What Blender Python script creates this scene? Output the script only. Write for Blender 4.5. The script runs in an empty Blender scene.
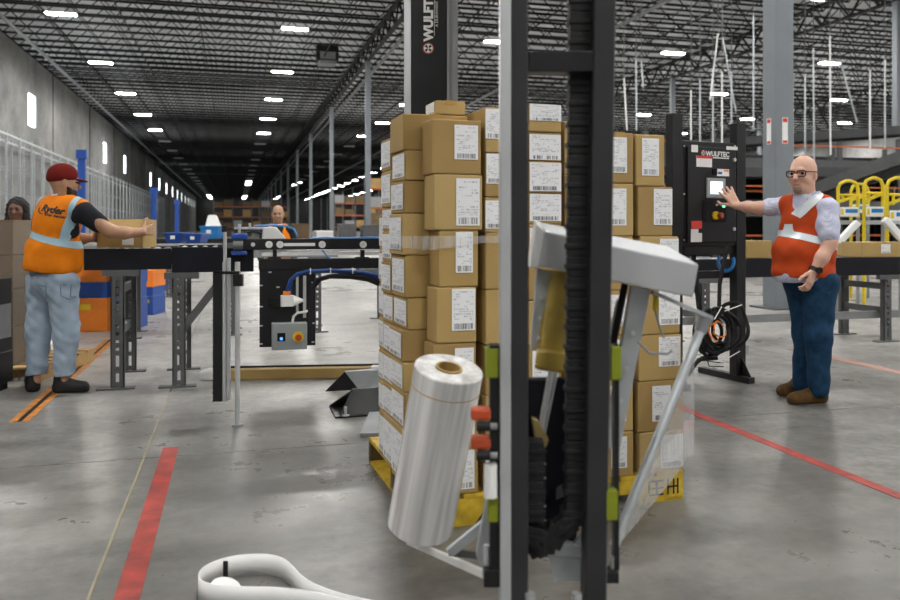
import bpy, bmesh, math, random
import numpy as np
from mathutils import Vector, Matrix
from mathutils.bvhtree import BVHTree
random.seed(7)
scene = bpy.context.scene
COL = scene.collection
# ---------------------------------------------------------------- camera
TH = math.atan(215/795); FP = 795.0; HY = 228.0; CH = 1.25
RV = Vector((math.cos(TH), -math.sin(TH), 0)); FV = Vector((math.sin(TH), math.cos(TH), 0)); ZV = Vector((0, 0, 1))
cam = bpy.data.cameras.new('camera'); camo = bpy.data.objects.new('camera', cam); COL.objects.link(camo)
camo.location = (0, 0, CH); camo.rotation_euler = (math.pi/2, 0, -TH)
cam.sensor_width = 36; cam.lens = FP/900*36; cam.shift_y = -(300-HY)/900
cam.clip_start = .05; cam.clip_end = 600
cam.dof.use_dof = True; cam.dof.focus_distance = 4.6; cam.dof.aperture_fstop = 2.8
scene.camera = camo
# ---------------------------------------------------------------- world and view
w = bpy.data.worlds.new('world'); scene.world = w; w.use_nodes = True
w.node_tree.nodes['Background'].inputs[0].default_value = (.75, .85, 1, 1)
w.node_tree.nodes['Background'].inputs[1].default_value = .6
vs = scene.view_settings
vs.view_transform = 'Standard'; vs.look = 'None'; vs.gamma = 1; vs.use_curve_mapping = False
vs.exposure = 0.4
LAMP = 330.0           # radiance of the ceiling fixtures' lenses
scene.cycles.max_bounces = 8; scene.cycles.diffuse_bounces = 4; scene.cycles.sample_clamp_indirect = 6
# ---------------------------------------------------------------- positions from the photograph
def W(px, py, d):
    return RV*((px-450)/FP*d) + FV*d + ZV*(CH+(HY-py)/FP*d)
def G(px, py):
    p = W(px, py, FP*CH/(py-HY)); p.z = 0; return p
def depth(p): return p.x*FV.x + p.y*FV.y
def zat(py, d): return CH+(HY-py)/FP*d
def on_line(px, P0, U):
    # where the vertical plane through P0 along U is met by the ray of column px: parameter along U
    r = RV*((px-450)/FP) + FV
    # P0 + U t = r s
    det = U.x*(-r.y) - U.y*(-r.x)
    return ((-P0.x)*(-r.y) - (-P0.y)*(-r.x))/det
def frame(o, ang):
    return Matrix.Translation(o) @ Matrix.Rotation(ang, 4, 'Z')
# ---------------------------------------------------------------- materials
MATS = {}
def nodes_of(m):
    m.use_nodes = True
    nt = m.node_tree; return nt, nt.nodes, nt.links, nt.nodes['Principled BSDF']
def mat(name, col, rough=.5, *a, spec=None, **k):
    m = mat_(name, col, rough, *a, **k)
    if spec is not None: m.node_tree.nodes['Principled BSDF'].inputs['Specular IOR Level'].default_value = spec
    return m
def mat_(name, col, rough=.5, metal=0., var=.12, scale=6., bump=0., bscale=60., emit=None, coat=0., alpha=1., trans=0., stretch=(1, 1, 1), rvar=0.):
    if name in MATS: return MATS[name]
    m = bpy.data.materials.new(name); MATS[name] = m
    nt, N, L, B = nodes_of(m)
    B.inputs['Roughness'].default_value = rough; B.inputs['Metallic'].default_value = metal
    B.inputs['Coat Weight'].default_value = coat; B.inputs['Alpha'].default_value = alpha
    B.inputs['Transmission Weight'].default_value = trans
    if max(col) < .04: B.inputs['Specular IOR Level'].default_value = .3
    c = (*col, 1)
    if emit:
        B.inputs['Base Color'].default_value = c
        B.inputs['Emission Color'].default_value = c; B.inputs['Emission Strength'].default_value = emit
        return m
    g = N.new('ShaderNodeNewGeometry'); mp = N.new('ShaderNodeMapping'); mp.inputs['Scale'].default_value = stretch
    L.new(g.outputs['Position'], mp.inputs['Vector'])
    n = N.new('ShaderNodeTexNoise'); n.inputs['Scale'].default_value = scale; n.inputs['Detail'].default_value = 5
    L.new(mp.outputs[0], n.inputs['Vector'])
    r = N.new('ShaderNodeValToRGB')
    r.color_ramp.elements[0].position = .3; r.color_ramp.elements[1].position = .7
    r.color_ramp.elements[0].color = (*[max(0, x*(1-var)) for x in col], 1)
    r.color_ramp.elements[1].color = (*[min(1, x*(1+var)) for x in col], 1)
    L.new(n.outputs['Fac'], r.inputs[0]); L.new(r.outputs[0], B.inputs['Base Color'])
    if rvar:
        mr = N.new('ShaderNodeMapRange'); mr.inputs[1].default_value = .3; mr.inputs[2].default_value = .7
        mr.inputs[3].default_value = rough-rvar; mr.inputs[4].default_value = rough+rvar
        L.new(n.outputs['Fac'], mr.inputs[0]); L.new(mr.outputs[0], B.inputs['Roughness'])
    if bump:
        n2 = N.new('ShaderNodeTexNoise'); n2.inputs['Scale'].default_value = bscale; n2.inputs['Detail'].default_value = 3
        L.new(mp.outputs[0], n2.inputs['Vector'])
        b = N.new('ShaderNodeBump'); b.inputs['Strength'].default_value = bump; b.inputs['Distance'].default_value = .01
        L.new(n2.outputs['Fac'], b.inputs['Height']); L.new(b.outputs[0], B.inputs['Normal'])
    return m
def concrete(name, dark, light, rough, scales=(.35, 2.2, 14), rv=.15, spec=.5):
    m = bpy.data.materials.new(name); MATS[name] = m
    nt, N, L, B = nodes_of(m); B.inputs['Specular IOR Level'].default_value = spec
    g = N.new('ShaderNodeNewGeometry'); last = None
    for i, s in enumerate(scales):
        n = N.new('ShaderNodeTexNoise'); n.inputs['Scale'].default_value = s; n.inputs['Detail'].default_value = 8
        n.inputs['Roughness'].default_value = .68; L.new(g.outputs['Position'], n.inputs['Vector'])
        k = N.new('ShaderNodeMath'); k.operation = 'MULTIPLY'; k.inputs[1].default_value = (.5, .32, .18)[i]; L.new(n.outputs['Fac'], k.inputs[0])
        if last is None: last = k
        else:
            a = N.new('ShaderNodeMath'); a.operation = 'ADD'; L.new(last.outputs[0], a.inputs[0]); L.new(k.outputs[0], a.inputs[1]); last = a
    r = N.new('ShaderNodeValToRGB'); r.color_ramp.elements[0].position = .38; r.color_ramp.elements[1].position = .6
    r.color_ramp.elements[0].color = (*dark, 1); r.color_ramp.elements[1].color = (*light, 1)
    L.new(last.outputs[0], r.inputs[0]); L.new(r.outputs[0], B.inputs['Base Color'])
    mr = N.new('ShaderNodeMapRange'); mr.inputs[1].default_value = .4; mr.inputs[2].default_value = .6
    mr.inputs[3].default_value = rough+rv; mr.inputs[4].default_value = rough-rv
    L.new(last.outputs[0], mr.inputs[0]); L.new(mr.outputs[0], B.inputs['Roughness'])
    return m
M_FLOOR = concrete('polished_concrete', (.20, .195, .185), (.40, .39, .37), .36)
def darken_floor():
    # smudged concrete, darker round the wrapper; paler and unsmudged beyond the conveyors
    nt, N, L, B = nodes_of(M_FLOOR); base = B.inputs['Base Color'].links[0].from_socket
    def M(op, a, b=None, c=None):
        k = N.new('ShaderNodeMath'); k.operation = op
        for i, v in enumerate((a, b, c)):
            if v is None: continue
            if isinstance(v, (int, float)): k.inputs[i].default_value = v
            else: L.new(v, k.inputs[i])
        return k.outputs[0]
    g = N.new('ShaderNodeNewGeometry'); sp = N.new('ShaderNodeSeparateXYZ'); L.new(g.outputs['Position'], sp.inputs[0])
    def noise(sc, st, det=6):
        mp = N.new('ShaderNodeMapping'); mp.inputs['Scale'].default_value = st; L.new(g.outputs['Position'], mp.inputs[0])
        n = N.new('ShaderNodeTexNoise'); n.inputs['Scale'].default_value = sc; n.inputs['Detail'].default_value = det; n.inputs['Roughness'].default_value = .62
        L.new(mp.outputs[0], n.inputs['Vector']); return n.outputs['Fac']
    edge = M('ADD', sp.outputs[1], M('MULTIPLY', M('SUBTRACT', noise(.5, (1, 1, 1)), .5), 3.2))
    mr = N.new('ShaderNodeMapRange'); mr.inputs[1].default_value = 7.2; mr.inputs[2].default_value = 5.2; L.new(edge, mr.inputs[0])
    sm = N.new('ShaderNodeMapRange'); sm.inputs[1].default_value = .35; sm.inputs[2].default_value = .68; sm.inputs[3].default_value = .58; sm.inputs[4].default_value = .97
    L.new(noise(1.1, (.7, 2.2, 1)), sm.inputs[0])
    dark_amt = M('MULTIPLY', mr.outputs[0], sm.outputs[0])
    mx = N.new('ShaderNodeMix'); mx.data_type = 'RGBA'; mx.blend_type = 'MULTIPLY'; L.new(dark_amt, mx.inputs[0]); L.new(base, mx.inputs[6]); mx.inputs[7].default_value = (.22, .217, .208, 1)
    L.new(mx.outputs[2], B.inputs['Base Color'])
darken_floor()
M_WALL = concrete('wall_concrete', (.13, .13, .13), (.30, .295, .285), .8, (.16, .6, 4), .05)
def deck_mat():
    m = bpy.data.materials.new('roof_deck'); nt, N, L, B = nodes_of(m); B.inputs['Roughness'].default_value = .6
    g = N.new('ShaderNodeNewGeometry'); wv = N.new('ShaderNodeTexWave'); wv.bands_direction = 'X'; wv.inputs['Scale'].default_value = 1.05
    L.new(g.outputs['Position'], wv.inputs['Vector'])
    b = N.new('ShaderNodeBump'); b.inputs['Strength'].default_value = .6; b.inputs['Distance'].default_value = .05
    L.new(wv.outputs['Fac'], b.inputs['Height']); L.new(b.outputs[0], B.inputs['Normal'])
    B.inputs['Base Color'].default_value = (.78, .81, .84, 1); return m
M_DECK = deck_mat()
M_STEELBLK = mat('black_painted_steel', (.012, .012, .013), .5, 0, .2)
M_COLM = mat('grey_blue_column_paint', (.17, .19, .21), .5, 0, .06, 3)
M_LENS = mat('lamp_lens', (1, .985, .95), emit=LAMP)
M_HOUSE = mat('lamp_housing', (.7, .7, .7), .5)
M_WIN = mat('daylight_glass', (.9, .97, 1.), emit=9.)
M_GALV = mat('galvanised_steel', (.48, .51, .53), .42, .55, .14, 9)
M_GREYST = mat('grey_steel', (.26, .27, .28), .45, .3, .1)
M_LEG = mat('grey_leg_steel', (.11, .113, .116), .45, .3, .12)
M_ALU = mat('brushed_aluminium', (.62, .64, .66), .35, .6, .08, 5)
M_MAST = mat('dark_grey_powder_coat', (.028, .029, .031), .42, 0, .15)
M_BLACK = mat('black_powder_coat', (.013, .013, .015), .4, 0, .2)
M_RUBBER = mat('black_rubber', (.012, .012, .013), .6, 0, .2)
M_NAVYBLK = mat('navy_black_plastic', (.005, .006, .011), .4, 0, .2)
M_CARD = [mat('cardboard_%s' % n, c, .75, 0, .07, 4, .15, 90) for n, c in
          (('tan', (.43, .29, .105)), ('warm', (.39, .257, .088)), ('pale', (.46, .32, .125)), ('deep', (.35, .225, .078)))]
M_TAPE = mat('packing_tape', (.46, .30, .10), .25, 0, .08)
M_WHITE = mat('white_plastic', (.78, .78, .77), .35, 0, .03)
M_PAPER = mat('white_paper', (.8, .8, .8), .6, 0, .02)
M_YELLOW = mat('safety_yellow', (.66, .5, .008), .4, 0, .08)
M_PALLETY = mat('yellow_pallet_paint', (.52, .35, .02), .6, 0, .35, 14)
M_WOOD = mat('raw_pallet_wood', (.45, .29, .12), .75, 0, .25, 10, stretch=(1, 6, 6))
M_ORANGE = mat('orange_paint', (.8, .22, .02), .45, 0, .1)
M_BLUE = mat('blue_paint', (.012, .07, .33), .4, 0, .1)
M_BLUECABLE = mat('blue_cable', (.01, .05, .22), .4, 0, .15)
M_SKYBLUE = mat('light_blue_hose', (.015, .19, .5), .35, 0, .1)
M_RED = mat('red_label', (.62, .04, .03), .5, 0, .1)
M_REDTAPE = mat('red_floor_tape', (.27, .026, .017), .6, 0, .5, 9)
M_PINKTAPE = mat('worn_red_tape', (.30, .17, .13), .6, 0, .25, 9)
M_ORTAPE = mat('worn_orange_tape', (.42, .16, .025), .6, 0, .5, 18)
M_LIME = mat('lime_plastic', (.21, .25, .008), .45, 0, .08)
M_ROLLY = mat('ochre_roller_rubber', (.36, .25, .035), .5, 0, .18, 20)
M_REDOR = mat('red_orange_plastic', (.45, .065, .02), .4, 0, .1)
M_COVER = mat('light_grey_cover', (.52, .54, .56), .38, 0, .03)
M_BOXGREY = mat('grey_control_box', (.30, .33, .33), .45, .2, .06)
M_BRASS = mat('brass', (.55, .42, .18), .35, .8, .15)
M_DARKCARD = mat('brown_carton', (.13, .085, .04), .7, 0, .2, 3)
M_GLASSBLK = mat('black_glass', (.01, .01, .012), .1, 0, 0)
M_SCREEN = mat('lit_screen', (.85, .93, 1.), emit=.55)
M_GREENL = mat('green_lamp', (.1, 1., .25), emit=3.)
M_BLUEL = mat('blue_lamp', (.05, .2, 1.), emit=2.)
def film_mat(name, a):
    m = bpy.data.materials.new(name); MATS[name] = m
    nt, N, L, B = nodes_of(m)
    B.inputs['Base Color'].default_value = (.8, .82, .84, 1); B.inputs['Roughness'].default_value = .12
    tr = N.new('ShaderNodeBsdfTransparent'); mx = N.new('ShaderNodeMixShader')
    g = N.new('ShaderNodeNewGeometry'); mp = N.new('ShaderNodeMapping'); mp.inputs['Scale'].default_value = (40, 40, 2)
    n = N.new('ShaderNodeTexNoise'); n.inputs['Scale'].default_value = 1.; n.inputs['Detail'].default_value = 4
    L.new(g.outputs['Position'], mp.inputs[0]); L.new(mp.outputs[0], n.inputs['Vector'])
    mr = N.new('ShaderNodeMapRange'); mr.inputs[1].default_value = .3; mr.inputs[2].default_value = .75
    mr.inputs[3].default_value = a*.6; mr.inputs[4].default_value = min(1, a*1.9)
    L.new(n.outputs['Fac'], mr.inputs[0]); L.new(mr.outputs[0], mx.inputs[0])
    L.new(tr.outputs[0], mx.inputs[1]); L.new(B.outputs[0], mx.inputs[2])
    L.new(mx.outputs[0], N['Material Output'].inputs['Surface']); return m
M_FILM = film_mat('clear_stretch_film', .22)
M_FILM2 = film_mat('stretch_film_sheet', .52)
M_FILM3 = film_mat('thin_wrap_film', .04)
def roll_mat():
    m = bpy.data.materials.new('wound_film'); nt, N, L, B = nodes_of(m)
    tc = N.new('ShaderNodeTexCoord'); mp = N.new('ShaderNodeMapping'); mp.inputs['Scale'].default_value = (26, 26, 1.2)
    n = N.new('ShaderNodeTexNoise'); n.inputs['Scale'].default_value = 1.; n.inputs['Detail'].default_value = 4
    L.new(tc.outputs['Object'], mp.inputs[0]); L.new(mp.outputs[0], n.inputs['Vector'])
    r = N.new('ShaderNodeValToRGB'); r.color_ramp.elements[0].position = .3; r.color_ramp.elements[1].position = .68
    r.color_ramp.elements[0].color = (.50, .50, .50, 1); r.color_ramp.elements[1].color = (1, 1, 1, 1)
    L.new(n.outputs['Fac'], r.inputs[0]); L.new(r.outputs[0], B.inputs['Base Color'])
    B.inputs['Roughness'].default_value = .22; B.inputs['Coat Weight'].default_value = .8; B.inputs['Coat Roughness'].default_value = .08
    return m
M_ROLL = roll_mat()
def label_mat():
    m = bpy.data.materials.new('printed_shipping_label'); nt, N, L, B = nodes_of(m); B.inputs['Roughness'].default_value = .5
    tc = N.new('ShaderNodeTexCoord'); sp = N.new('ShaderNodeSeparateXYZ'); L.new(tc.outputs['Object'], sp.inputs[0])
    oi = N.new('ShaderNodeObjectInfo')
    def M(op, a, b=None):
        k = N.new('ShaderNodeMath'); k.operation = op
        for i, v in enumerate((a, b)):
            if v is None: continue
            if isinstance(v, (int, float)): k.inputs[i].default_value = v
            else: L.new(v, k.inputs[i])
        return k.outputs[0]
    def noise(x, y, z):
        c = N.new('ShaderNodeCombineXYZ')
        for i, v in enumerate((x, y, z)):
            if isinstance(v, (int, float)): c.inputs[i].default_value = v
            else: L.new(v, c.inputs[i])
        n = N.new('ShaderNodeTexNoise'); n.inputs['Scale'].default_value = 1; n.inputs['Detail'].default_value = 0
        L.new(c.outputs[0], n.inputs['Vector']); return n.outputs['Fac']
    x, z = sp.outputs[0], sp.outputs[2]; rnd = M('MULTIPLY', oi.outputs['Random'], 50.)
    # a barcode along the bottom edge
    bar = M('GREATER_THAN', noise(M('MULTIPLY', x, 42.), 0., rnd), .47)
    inb = M('MULTIPLY', M('LESS_THAN', M('ABSOLUTE', M('SUBTRACT', z, .1)), .07), M('LESS_THAN', M('ABSOLUTE', M('SUBTRACT', x, .5)), .4))
    bars = M('MULTIPLY', bar, inb)
    # lines of small print and two bold blocks
    row = M('FLOOR', M('MULTIPLY', z, 17.)); fr = M('FRACT', M('MULTIPLY', z, 17.))
    ink = M('GREATER_THAN', noise(M('MULTIPLY', x, 38.), M('MULTIPLY', row, 3.7), rnd), .5)
    on = M('GREATER_THAN', noise(M('MULTIPLY', x, 2.6), M('MULTIPLY', row, 2.3), M('ADD', rnd, 9.)), .52)
    txt = M('MULTIPLY', M('MULTIPLY', ink, on), M('MULTIPLY', M('GREATER_THAN', fr, .42), M('GREATER_THAN', z, .22)))
    txt = M('MULTIPLY', txt, M('MULTIPLY', M('LESS_THAN', M('ABSOLUTE', M('SUBTRACT', x, .5)), .43), M('LESS_THAN', z, .94)))
    ink2 = M('MINIMUM', M('ADD', M('MULTIPLY', bars, .8), M('MULTIPLY', txt, .5)), 1.)
    mx = N.new('ShaderNodeMix'); mx.data_type = 'RGBA'; L.new(ink2, mx.inputs[0])
    mx.inputs[6].default_value = (.8, .81, .83, 1); mx.inputs[7].default_value = (.05, .05, .06, 1)
    L.new(mx.outputs[2], B.inputs['Base Color']); return m
M_LABEL = label_mat()
# ---------------------------------------------------------------- mesh helpers
class MB:
    def __init__(s): s.v = []; s.f = []
    def add(s, vs, fs):
        n = len(s.v); s.v += [tuple(v) for v in vs]; s.f += [tuple(i+n for i in f) for f in fs]; return s
    def hexa(s, p):      # p: bottom 4 (ccw from above), top 4
        return s.add(p, [(3, 2, 1, 0), (4, 5, 6, 7), (0, 1, 5, 4), (1, 2, 6, 5), (2, 3, 7, 6), (3, 0, 4, 7)])
    def box(s, x0, x1, y0, y1, z0, z1):
        return s.hexa([(x0, y0, z0), (x1, y0, z0), (x1, y1, z0), (x0, y1, z0), (x0, y0, z1), (x1, y0, z1), (x1, y1, z1), (x0, y1, z1)])
    def bar(s, a, b, wx, wy, up=ZV):       # rectangular bar from a to b
        a = Vector(a); b = Vector(b); t = (b-a).normalized()
        x = t.cross(Vector(up))
        if x.length < 1e-4: x = t.cross(Vector((0, 1, 0)))
        x.normalize(); y = x.cross(t).normalized(); x *= wx/2; y *= wy/2
        return s.hexa([a-x-y, a+x-y, a+x+y, a-x+y, b-x-y, b+x-y, b+x+y, b-x+y]) if False else s.add(
            [a-x-y, a+x-y, a+x+y, a-x+y, b-x-y, b+x-y, b+x+y, b-x+y],
            [(0, 1, 2, 3), (7, 6, 5, 4), (4, 5, 1, 0), (5, 6, 2, 1), (6, 7, 3, 2), (7, 4, 0, 3)])
    def cyl(s, a, b, r, r2=None, n=16, caps=True):
        a = Vector(a); b = Vector(b); r2 = r if r2 is None else r2
        t = (b-a).normalized(); x = t.orthogonal().normalized(); y = t.cross(x)
        vs = []
        for p, q in ((a, r), (b, r2)):
            for i in range(n):
                an = 2*math.pi*i/n; vs.append(p+x*math.cos(an)*q+y*math.sin(an)*q)
        fs = [(i, (i+1) % n, n+(i+1) % n, n+i) for i in range(n)]
        if caps: fs += [tuple(range(n-1, -1, -1)), tuple(range(n, 2*n))]
        return s.add(vs, fs)
    def ring(s, a, b, r, ri, n=32):        # hollow cylinder
        a = Vector(a); b = Vector(b); t = (b-a).normalized(); x = t.orthogonal().normalized(); y = t.cross(x); vs = []
        for p, q in ((a, r), (b, r), (b, ri), (a, ri)):
            for i in range(n):
                an = 2*math.pi*i/n; vs.append(p+x*math.cos(an)*q+y*math.sin(an)*q)
        fs = []
        for k in range(4):
            for i in range(n):
                j = (i+1) % n; k2 = (k+1) % 4
                fs.append((k*n+i, k*n+j, k2*n+j, k2*n+i))
        return s.add(vs, fs)
    def tube(s, pts, r, n=8, closed=False):
        P = [Vector(p) for p in pts]; m = len(P); vs = []; x = None
        for i in range(m):
            if closed: t = P[(i+1) % m]-P[i-1]
            else: t = P[min(i+1, m-1)]-P[max(i-1, 0)]
            t.normalize()
            x = t.orthogonal().normalized() if x is None else (x-t*x.dot(t)).normalized()
            y = t.cross(x)
            for k in range(n):
                a = 2*math.pi*k/n; vs.append(P[i]+x*math.cos(a)*r+y*math.sin(a)*r)
        fs = []
        for i in range(m if closed else m-1):
            j = (i+1) % m
            fs += [(i*n+k, i*n+(k+1) % n, j*n+(k+1) % n, j*n+k) for k in range(n)]
        if not closed: fs += [tuple(range(n-1, -1, -1)), tuple(range((m-1)*n, m*n))]
        return s.add(vs, fs)
    def prism(s, poly, dv):                # polygon (3D points) swept by dv
        n = len(poly); dv = Vector(dv); P = [Vector(p) for p in poly]
        return s.add(P+[p+dv for p in P], [tuple(range(n-1, -1, -1)), tuple(range(n, 2*n))]+[(i, (i+1) % n, n+(i+1) % n, n+i) for i in range(n)])
    def ball(s, c, r, n=12, m=8, sc=(1, 1, 1)):
        c = Vector(c); vs = [c+Vector((0, 0, r*sc[2]))]
        for j in range(1, m):
            a = math.pi*j/m
            for i in range(n):
                b = 2*math.pi*i/n; vs.append(c+Vector((r*math.sin(a)*math.cos(b)*sc[0], r*math.sin(a)*math.sin(b)*sc[1], r*math.cos(a)*sc[2])))
        vs.append(c-Vector((0, 0, r*sc[2]))); fs = []
        for i in range(n): fs.append((0, 1+i, 1+(i+1) % n)); fs.append((len(vs)-1, 1+(m-2)*n+(i+1) % n, 1+(m-2)*n+i))
        for j in range(m-2):
            for i in range(n): fs.append((1+j*n+i, 1+(j+1)*n+i, 1+(j+1)*n+(i+1) % n, 1+j*n+(i+1) % n))
        return s.add(vs, fs)
    def mesh(s, name, m, smooth=False):
        me = bpy.data.meshes.new(name); me.from_pydata(s.v, [], s.f)
        bm = bmesh.new(); bm.from_mesh(me); bmesh.ops.recalc_face_normals(bm, faces=bm.faces); bm.to_mesh(me); bm.free()
        if m is not None: me.materials.append(m)
        if smooth:
            me.polygons.foreach_set('use_smooth', [True]*len(me.polygons))
            try: me.set_sharp_from_angle(angle=math.radians(40))
            except Exception: pass
        return me
    def obj(s, name, m, parent=None, smooth=False, bevel=0., M=None):
        return link(name, s.mesh(name, m, smooth), parent, bevel, M)
def link(name, me, parent=None, bevel=0., M=None):
    o = bpy.data.objects.new(name, me); COL.objects.link(o)
    if parent is not None: o.parent = parent
    if M is not None: o.matrix_local = M
    if bevel:
        b = o.modifiers.new('bevel', 'BEVEL'); b.width = bevel; b.segments = 2; b.limit_method = 'ANGLE'
    return o
def tag(o, label, cat, group=None):
    o['label'] = label; o['category'] = cat
    if group: o['group'] = group
    return o
def thing(name, M, label, cat, group=None):
    o = bpy.data.objects.new(name, None); COL.objects.link(o); o.matrix_world = M; o.empty_display_size = .1
    return tag(o, label, cat, group)
def struct(o, label=None):
    o['kind'] = 'structure'
    if label: o['label'] = label
    return o
def copy_tree(o, parent=None):
    c = o.copy(); COL.objects.link(c)
    if parent is not None: c.parent = parent
    for ch in list(o.children): copy_tree(ch, c)
    return c
def text_mesh(txt, size, m, extrude=.001, bold=0., align='LEFT', shear=0., space=1.):
    cu = bpy.data.curves.new('lettering', 'FONT'); cu.body = txt; cu.size = size; cu.extrude = extrude; cu.offset = bold
    cu.align_x = align; cu.shear = shear; cu.space_character = space; cu.resolution_u = 3
    o = bpy.data.objects.new('lettering', cu); COL.objects.link(o)
    me = bpy.data.meshes.new_from_object(o.evaluated_get(bpy.context.evaluated_depsgraph_get()))
    bpy.data.objects.remove(o); bpy.data.curves.remove(cu)
    me.materials.clear(); me.materials.append(m); return me
# ================================================================ THE HALL
YB, YF, ZR = -24., 300., 13.2
_c = W(778, HY, 12.4); XC, YC0, BAYY = _c.x, _c.y, 19.8
XL = -13.55; SP = XC-XL; XR = XC+3*SP
# ---- floor: near slabs one by one, with open joints between them
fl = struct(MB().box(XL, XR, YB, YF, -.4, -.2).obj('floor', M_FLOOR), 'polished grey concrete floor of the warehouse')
SX, SY = 5.7, 5.7
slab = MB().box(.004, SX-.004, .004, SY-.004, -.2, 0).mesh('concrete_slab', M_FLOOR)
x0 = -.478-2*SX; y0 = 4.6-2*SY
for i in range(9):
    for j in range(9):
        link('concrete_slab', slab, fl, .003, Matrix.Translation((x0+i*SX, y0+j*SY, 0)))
xe, ye = x0+9*SX, y0+9*SY
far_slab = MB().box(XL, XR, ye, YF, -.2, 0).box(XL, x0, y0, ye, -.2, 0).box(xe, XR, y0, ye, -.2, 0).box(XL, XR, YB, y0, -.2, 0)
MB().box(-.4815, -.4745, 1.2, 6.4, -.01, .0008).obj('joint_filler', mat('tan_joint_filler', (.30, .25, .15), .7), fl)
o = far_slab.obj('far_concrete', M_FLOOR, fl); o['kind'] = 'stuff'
# ---- walls
def wall_with_holes():
    mb = MB(); ys = []
    for k in range(0, 16):
        if k in (1, 4): continue
        ys.append(59.6+16.05*k)
    zc, hh, wy = 9.4, 1.15, 2.3
    mb.box(XL-.3, XL, YB, YF, 0, zc-hh); mb.box(XL-.3, XL, YB, YF, zc+hh, ZR+.6)
    p = YB
    for y in ys:
        if y+wy > YF: break
        mb.box(XL-.3, XL, p, y, zc-hh, zc+hh); p = y+wy
    mb.box(XL-.3, XL, p, YF, zc-hh, zc+hh)
    return mb, [y for y in ys if y+wy < YF], zc, hh, wy
mb, wys, zc, hh, wy = wall_with_holes()
wl = struct(mb.obj('wall_left', M_WALL), 'tall grey tilt-up concrete side wall')
jm = MB().box(XL, XL+.05, -.03, .03, 0, ZR).mesh('panel_joint', M_STEELBLK)
for k in range(16): link('panel_joint', jm, wl, 0, Matrix.Translation((0, 35.+16.05*k, 0)))
fr = MB().box(-.06, .06, 0, .06, -hh, hh).box(-.06, .06, wy-.06, wy, -hh, hh).box(-.06, .06, 0, wy, -hh, -hh+.06).box(-.06, .06, 0, wy, hh-.06, hh).mesh('window_frame', M_ALU)
pn = MB().box(-.01, .01, .06, wy-.06, -hh+.06, hh-.06).mesh('pane', M_WIN)
for i, y in enumerate(wys):
    wo = struct(link('window_%d' % (i+1), fr, None, 0, Matrix.Translation((XL-.15, y, zc))), 'small square high window in the side wall')
    link('pane', pn, wo)
struct(MB().box(XR, XR+.3, YB, YF, 0, ZR).obj('wall_right', M_WALL), 'far right concrete wall')
struct(MB().box(XL, XR, YF, YF+.3, 0, ZR).obj('wall_far', mat('darkened_wall', (.035, .035, .036), .8)), 'far end wall of the warehouse')  # darkness of the far end is put into the wall colour
struct(MB().box(XL, XR, YB-.3, YB, 0, ZR).obj('wall_near', M_WALL), 'wall behind the viewer')
# ---- roof: deck, joists, girders, bridging, pipes
ce = struct(MB().box(XL-.3, XR+.3, YB-.3, YF+.3, ZR, ZR+.2).obj('ceiling', M_DECK), 'pale corrugated metal roof deck on dark open-web joists')
def joist_mesh():
    mb = MB(); zb, zt = ZR-.85, ZR-.06; n = 13; p = SP/n
    mb.box(0, SP, -.05, .05, zt-.06, zt+.05); mb.box(p*.5, SP-p*.5, -.045, .045, zb-.05, zb+.05)
    for i in range(n):
        mb.bar((i*p, 0, zt), (i*p+p/2, 0, zb), .045, .045); mb.bar((i*p+p/2, 0, zb), (i*p+p, 0, zt), .045, .045)
    return mb.mesh('joist', M_STEELBLK)
JM = joist_mesh()
for i in range(4):
    for j in range(74):
        link('joist', JM, ce, 0, Matrix.Translation((XL+i*SP, 20.3+j*1.75, 0)))
mb = MB()
for j in range(74, 160):
    y = 20.3+j*1.75
    mb.box(XL, XR, y-.05, y+.05, ZR-.1, ZR); mb.box(XL, XR, y-.045, y+.045, ZR-.9, ZR-.8)
o = mb.obj('far_joists', M_STEELBLK, ce); o['kind'] = 'stuff'
def girder_mesh():
    mb = MB(); zb, zt = ZR-1.3, ZR-.2; n = 10; p = BAYY/n
    mb.box(-.12, .12, 0, BAYY, zt-.08, zt+.06); mb.box(-.11, .11, 0, BAYY, zb-.06, zb+.06)
    for i in range(n):
        mb.bar((0, i*p, zt), (0, i*p+p/2, zb), .09, .09); mb.bar((0, i*p+p/2, zb), (0, i*p+p, zt), .09, .09)
    return mb.mesh('girder', M_STEELBLK)
GM = girder_mesh()
for gx in (XC, XC+SP, XC+2*SP):
    for k in range(-1, 17):
        if YC0+(k+1)*BAYY > YF: break
        link('girder', GM, ce, 0, Matrix.Translation((gx, YC0+k*BAYY, 0)))
brm = MB().box(-.03, .03, 18, YF, ZR-.86, ZR-.8).mesh('bridging', M_STEELBLK)
for gx in [XL+SP*(i+t) for i in range(4) for t in (.18, .36, .54, .72, .88)]: link('bridging', brm, ce, 0, Matrix.Translation((gx, 0, 0)))
ppm = MB().cyl((0, 16, 0), (0, YF, 0), .11, n=10).mesh('sprinkler_pipe', M_GREYST, True)
for gx in (-11.6, XC+1.1, 20.): link('sprinkler_pipe', ppm, ce, 0, Matrix.Translation((gx, 0, ZR-1.05)))
# ---- columns
cm = MB().box(-.16, .16, -.16, .16, .02, ZR-1.36).mesh('steel_column', M_COLM)
bpm = MB().box(-.3, .3, -.3, .3, 0, .03).mesh('base_plate', M_LEG)
cols = []
for gx in (XC, XC+SP, XC+2*SP):
    for k in range(0, 17):
        if YC0+k*BAYY > YF-1: break
        c = struct(link('steel_column', cm, None, .01, Matrix.Translation((gx, YC0+k*BAYY, 0))), 'grey painted square steel roof column')
        link('base_plate', bpm, c); cols.append(c)
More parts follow.
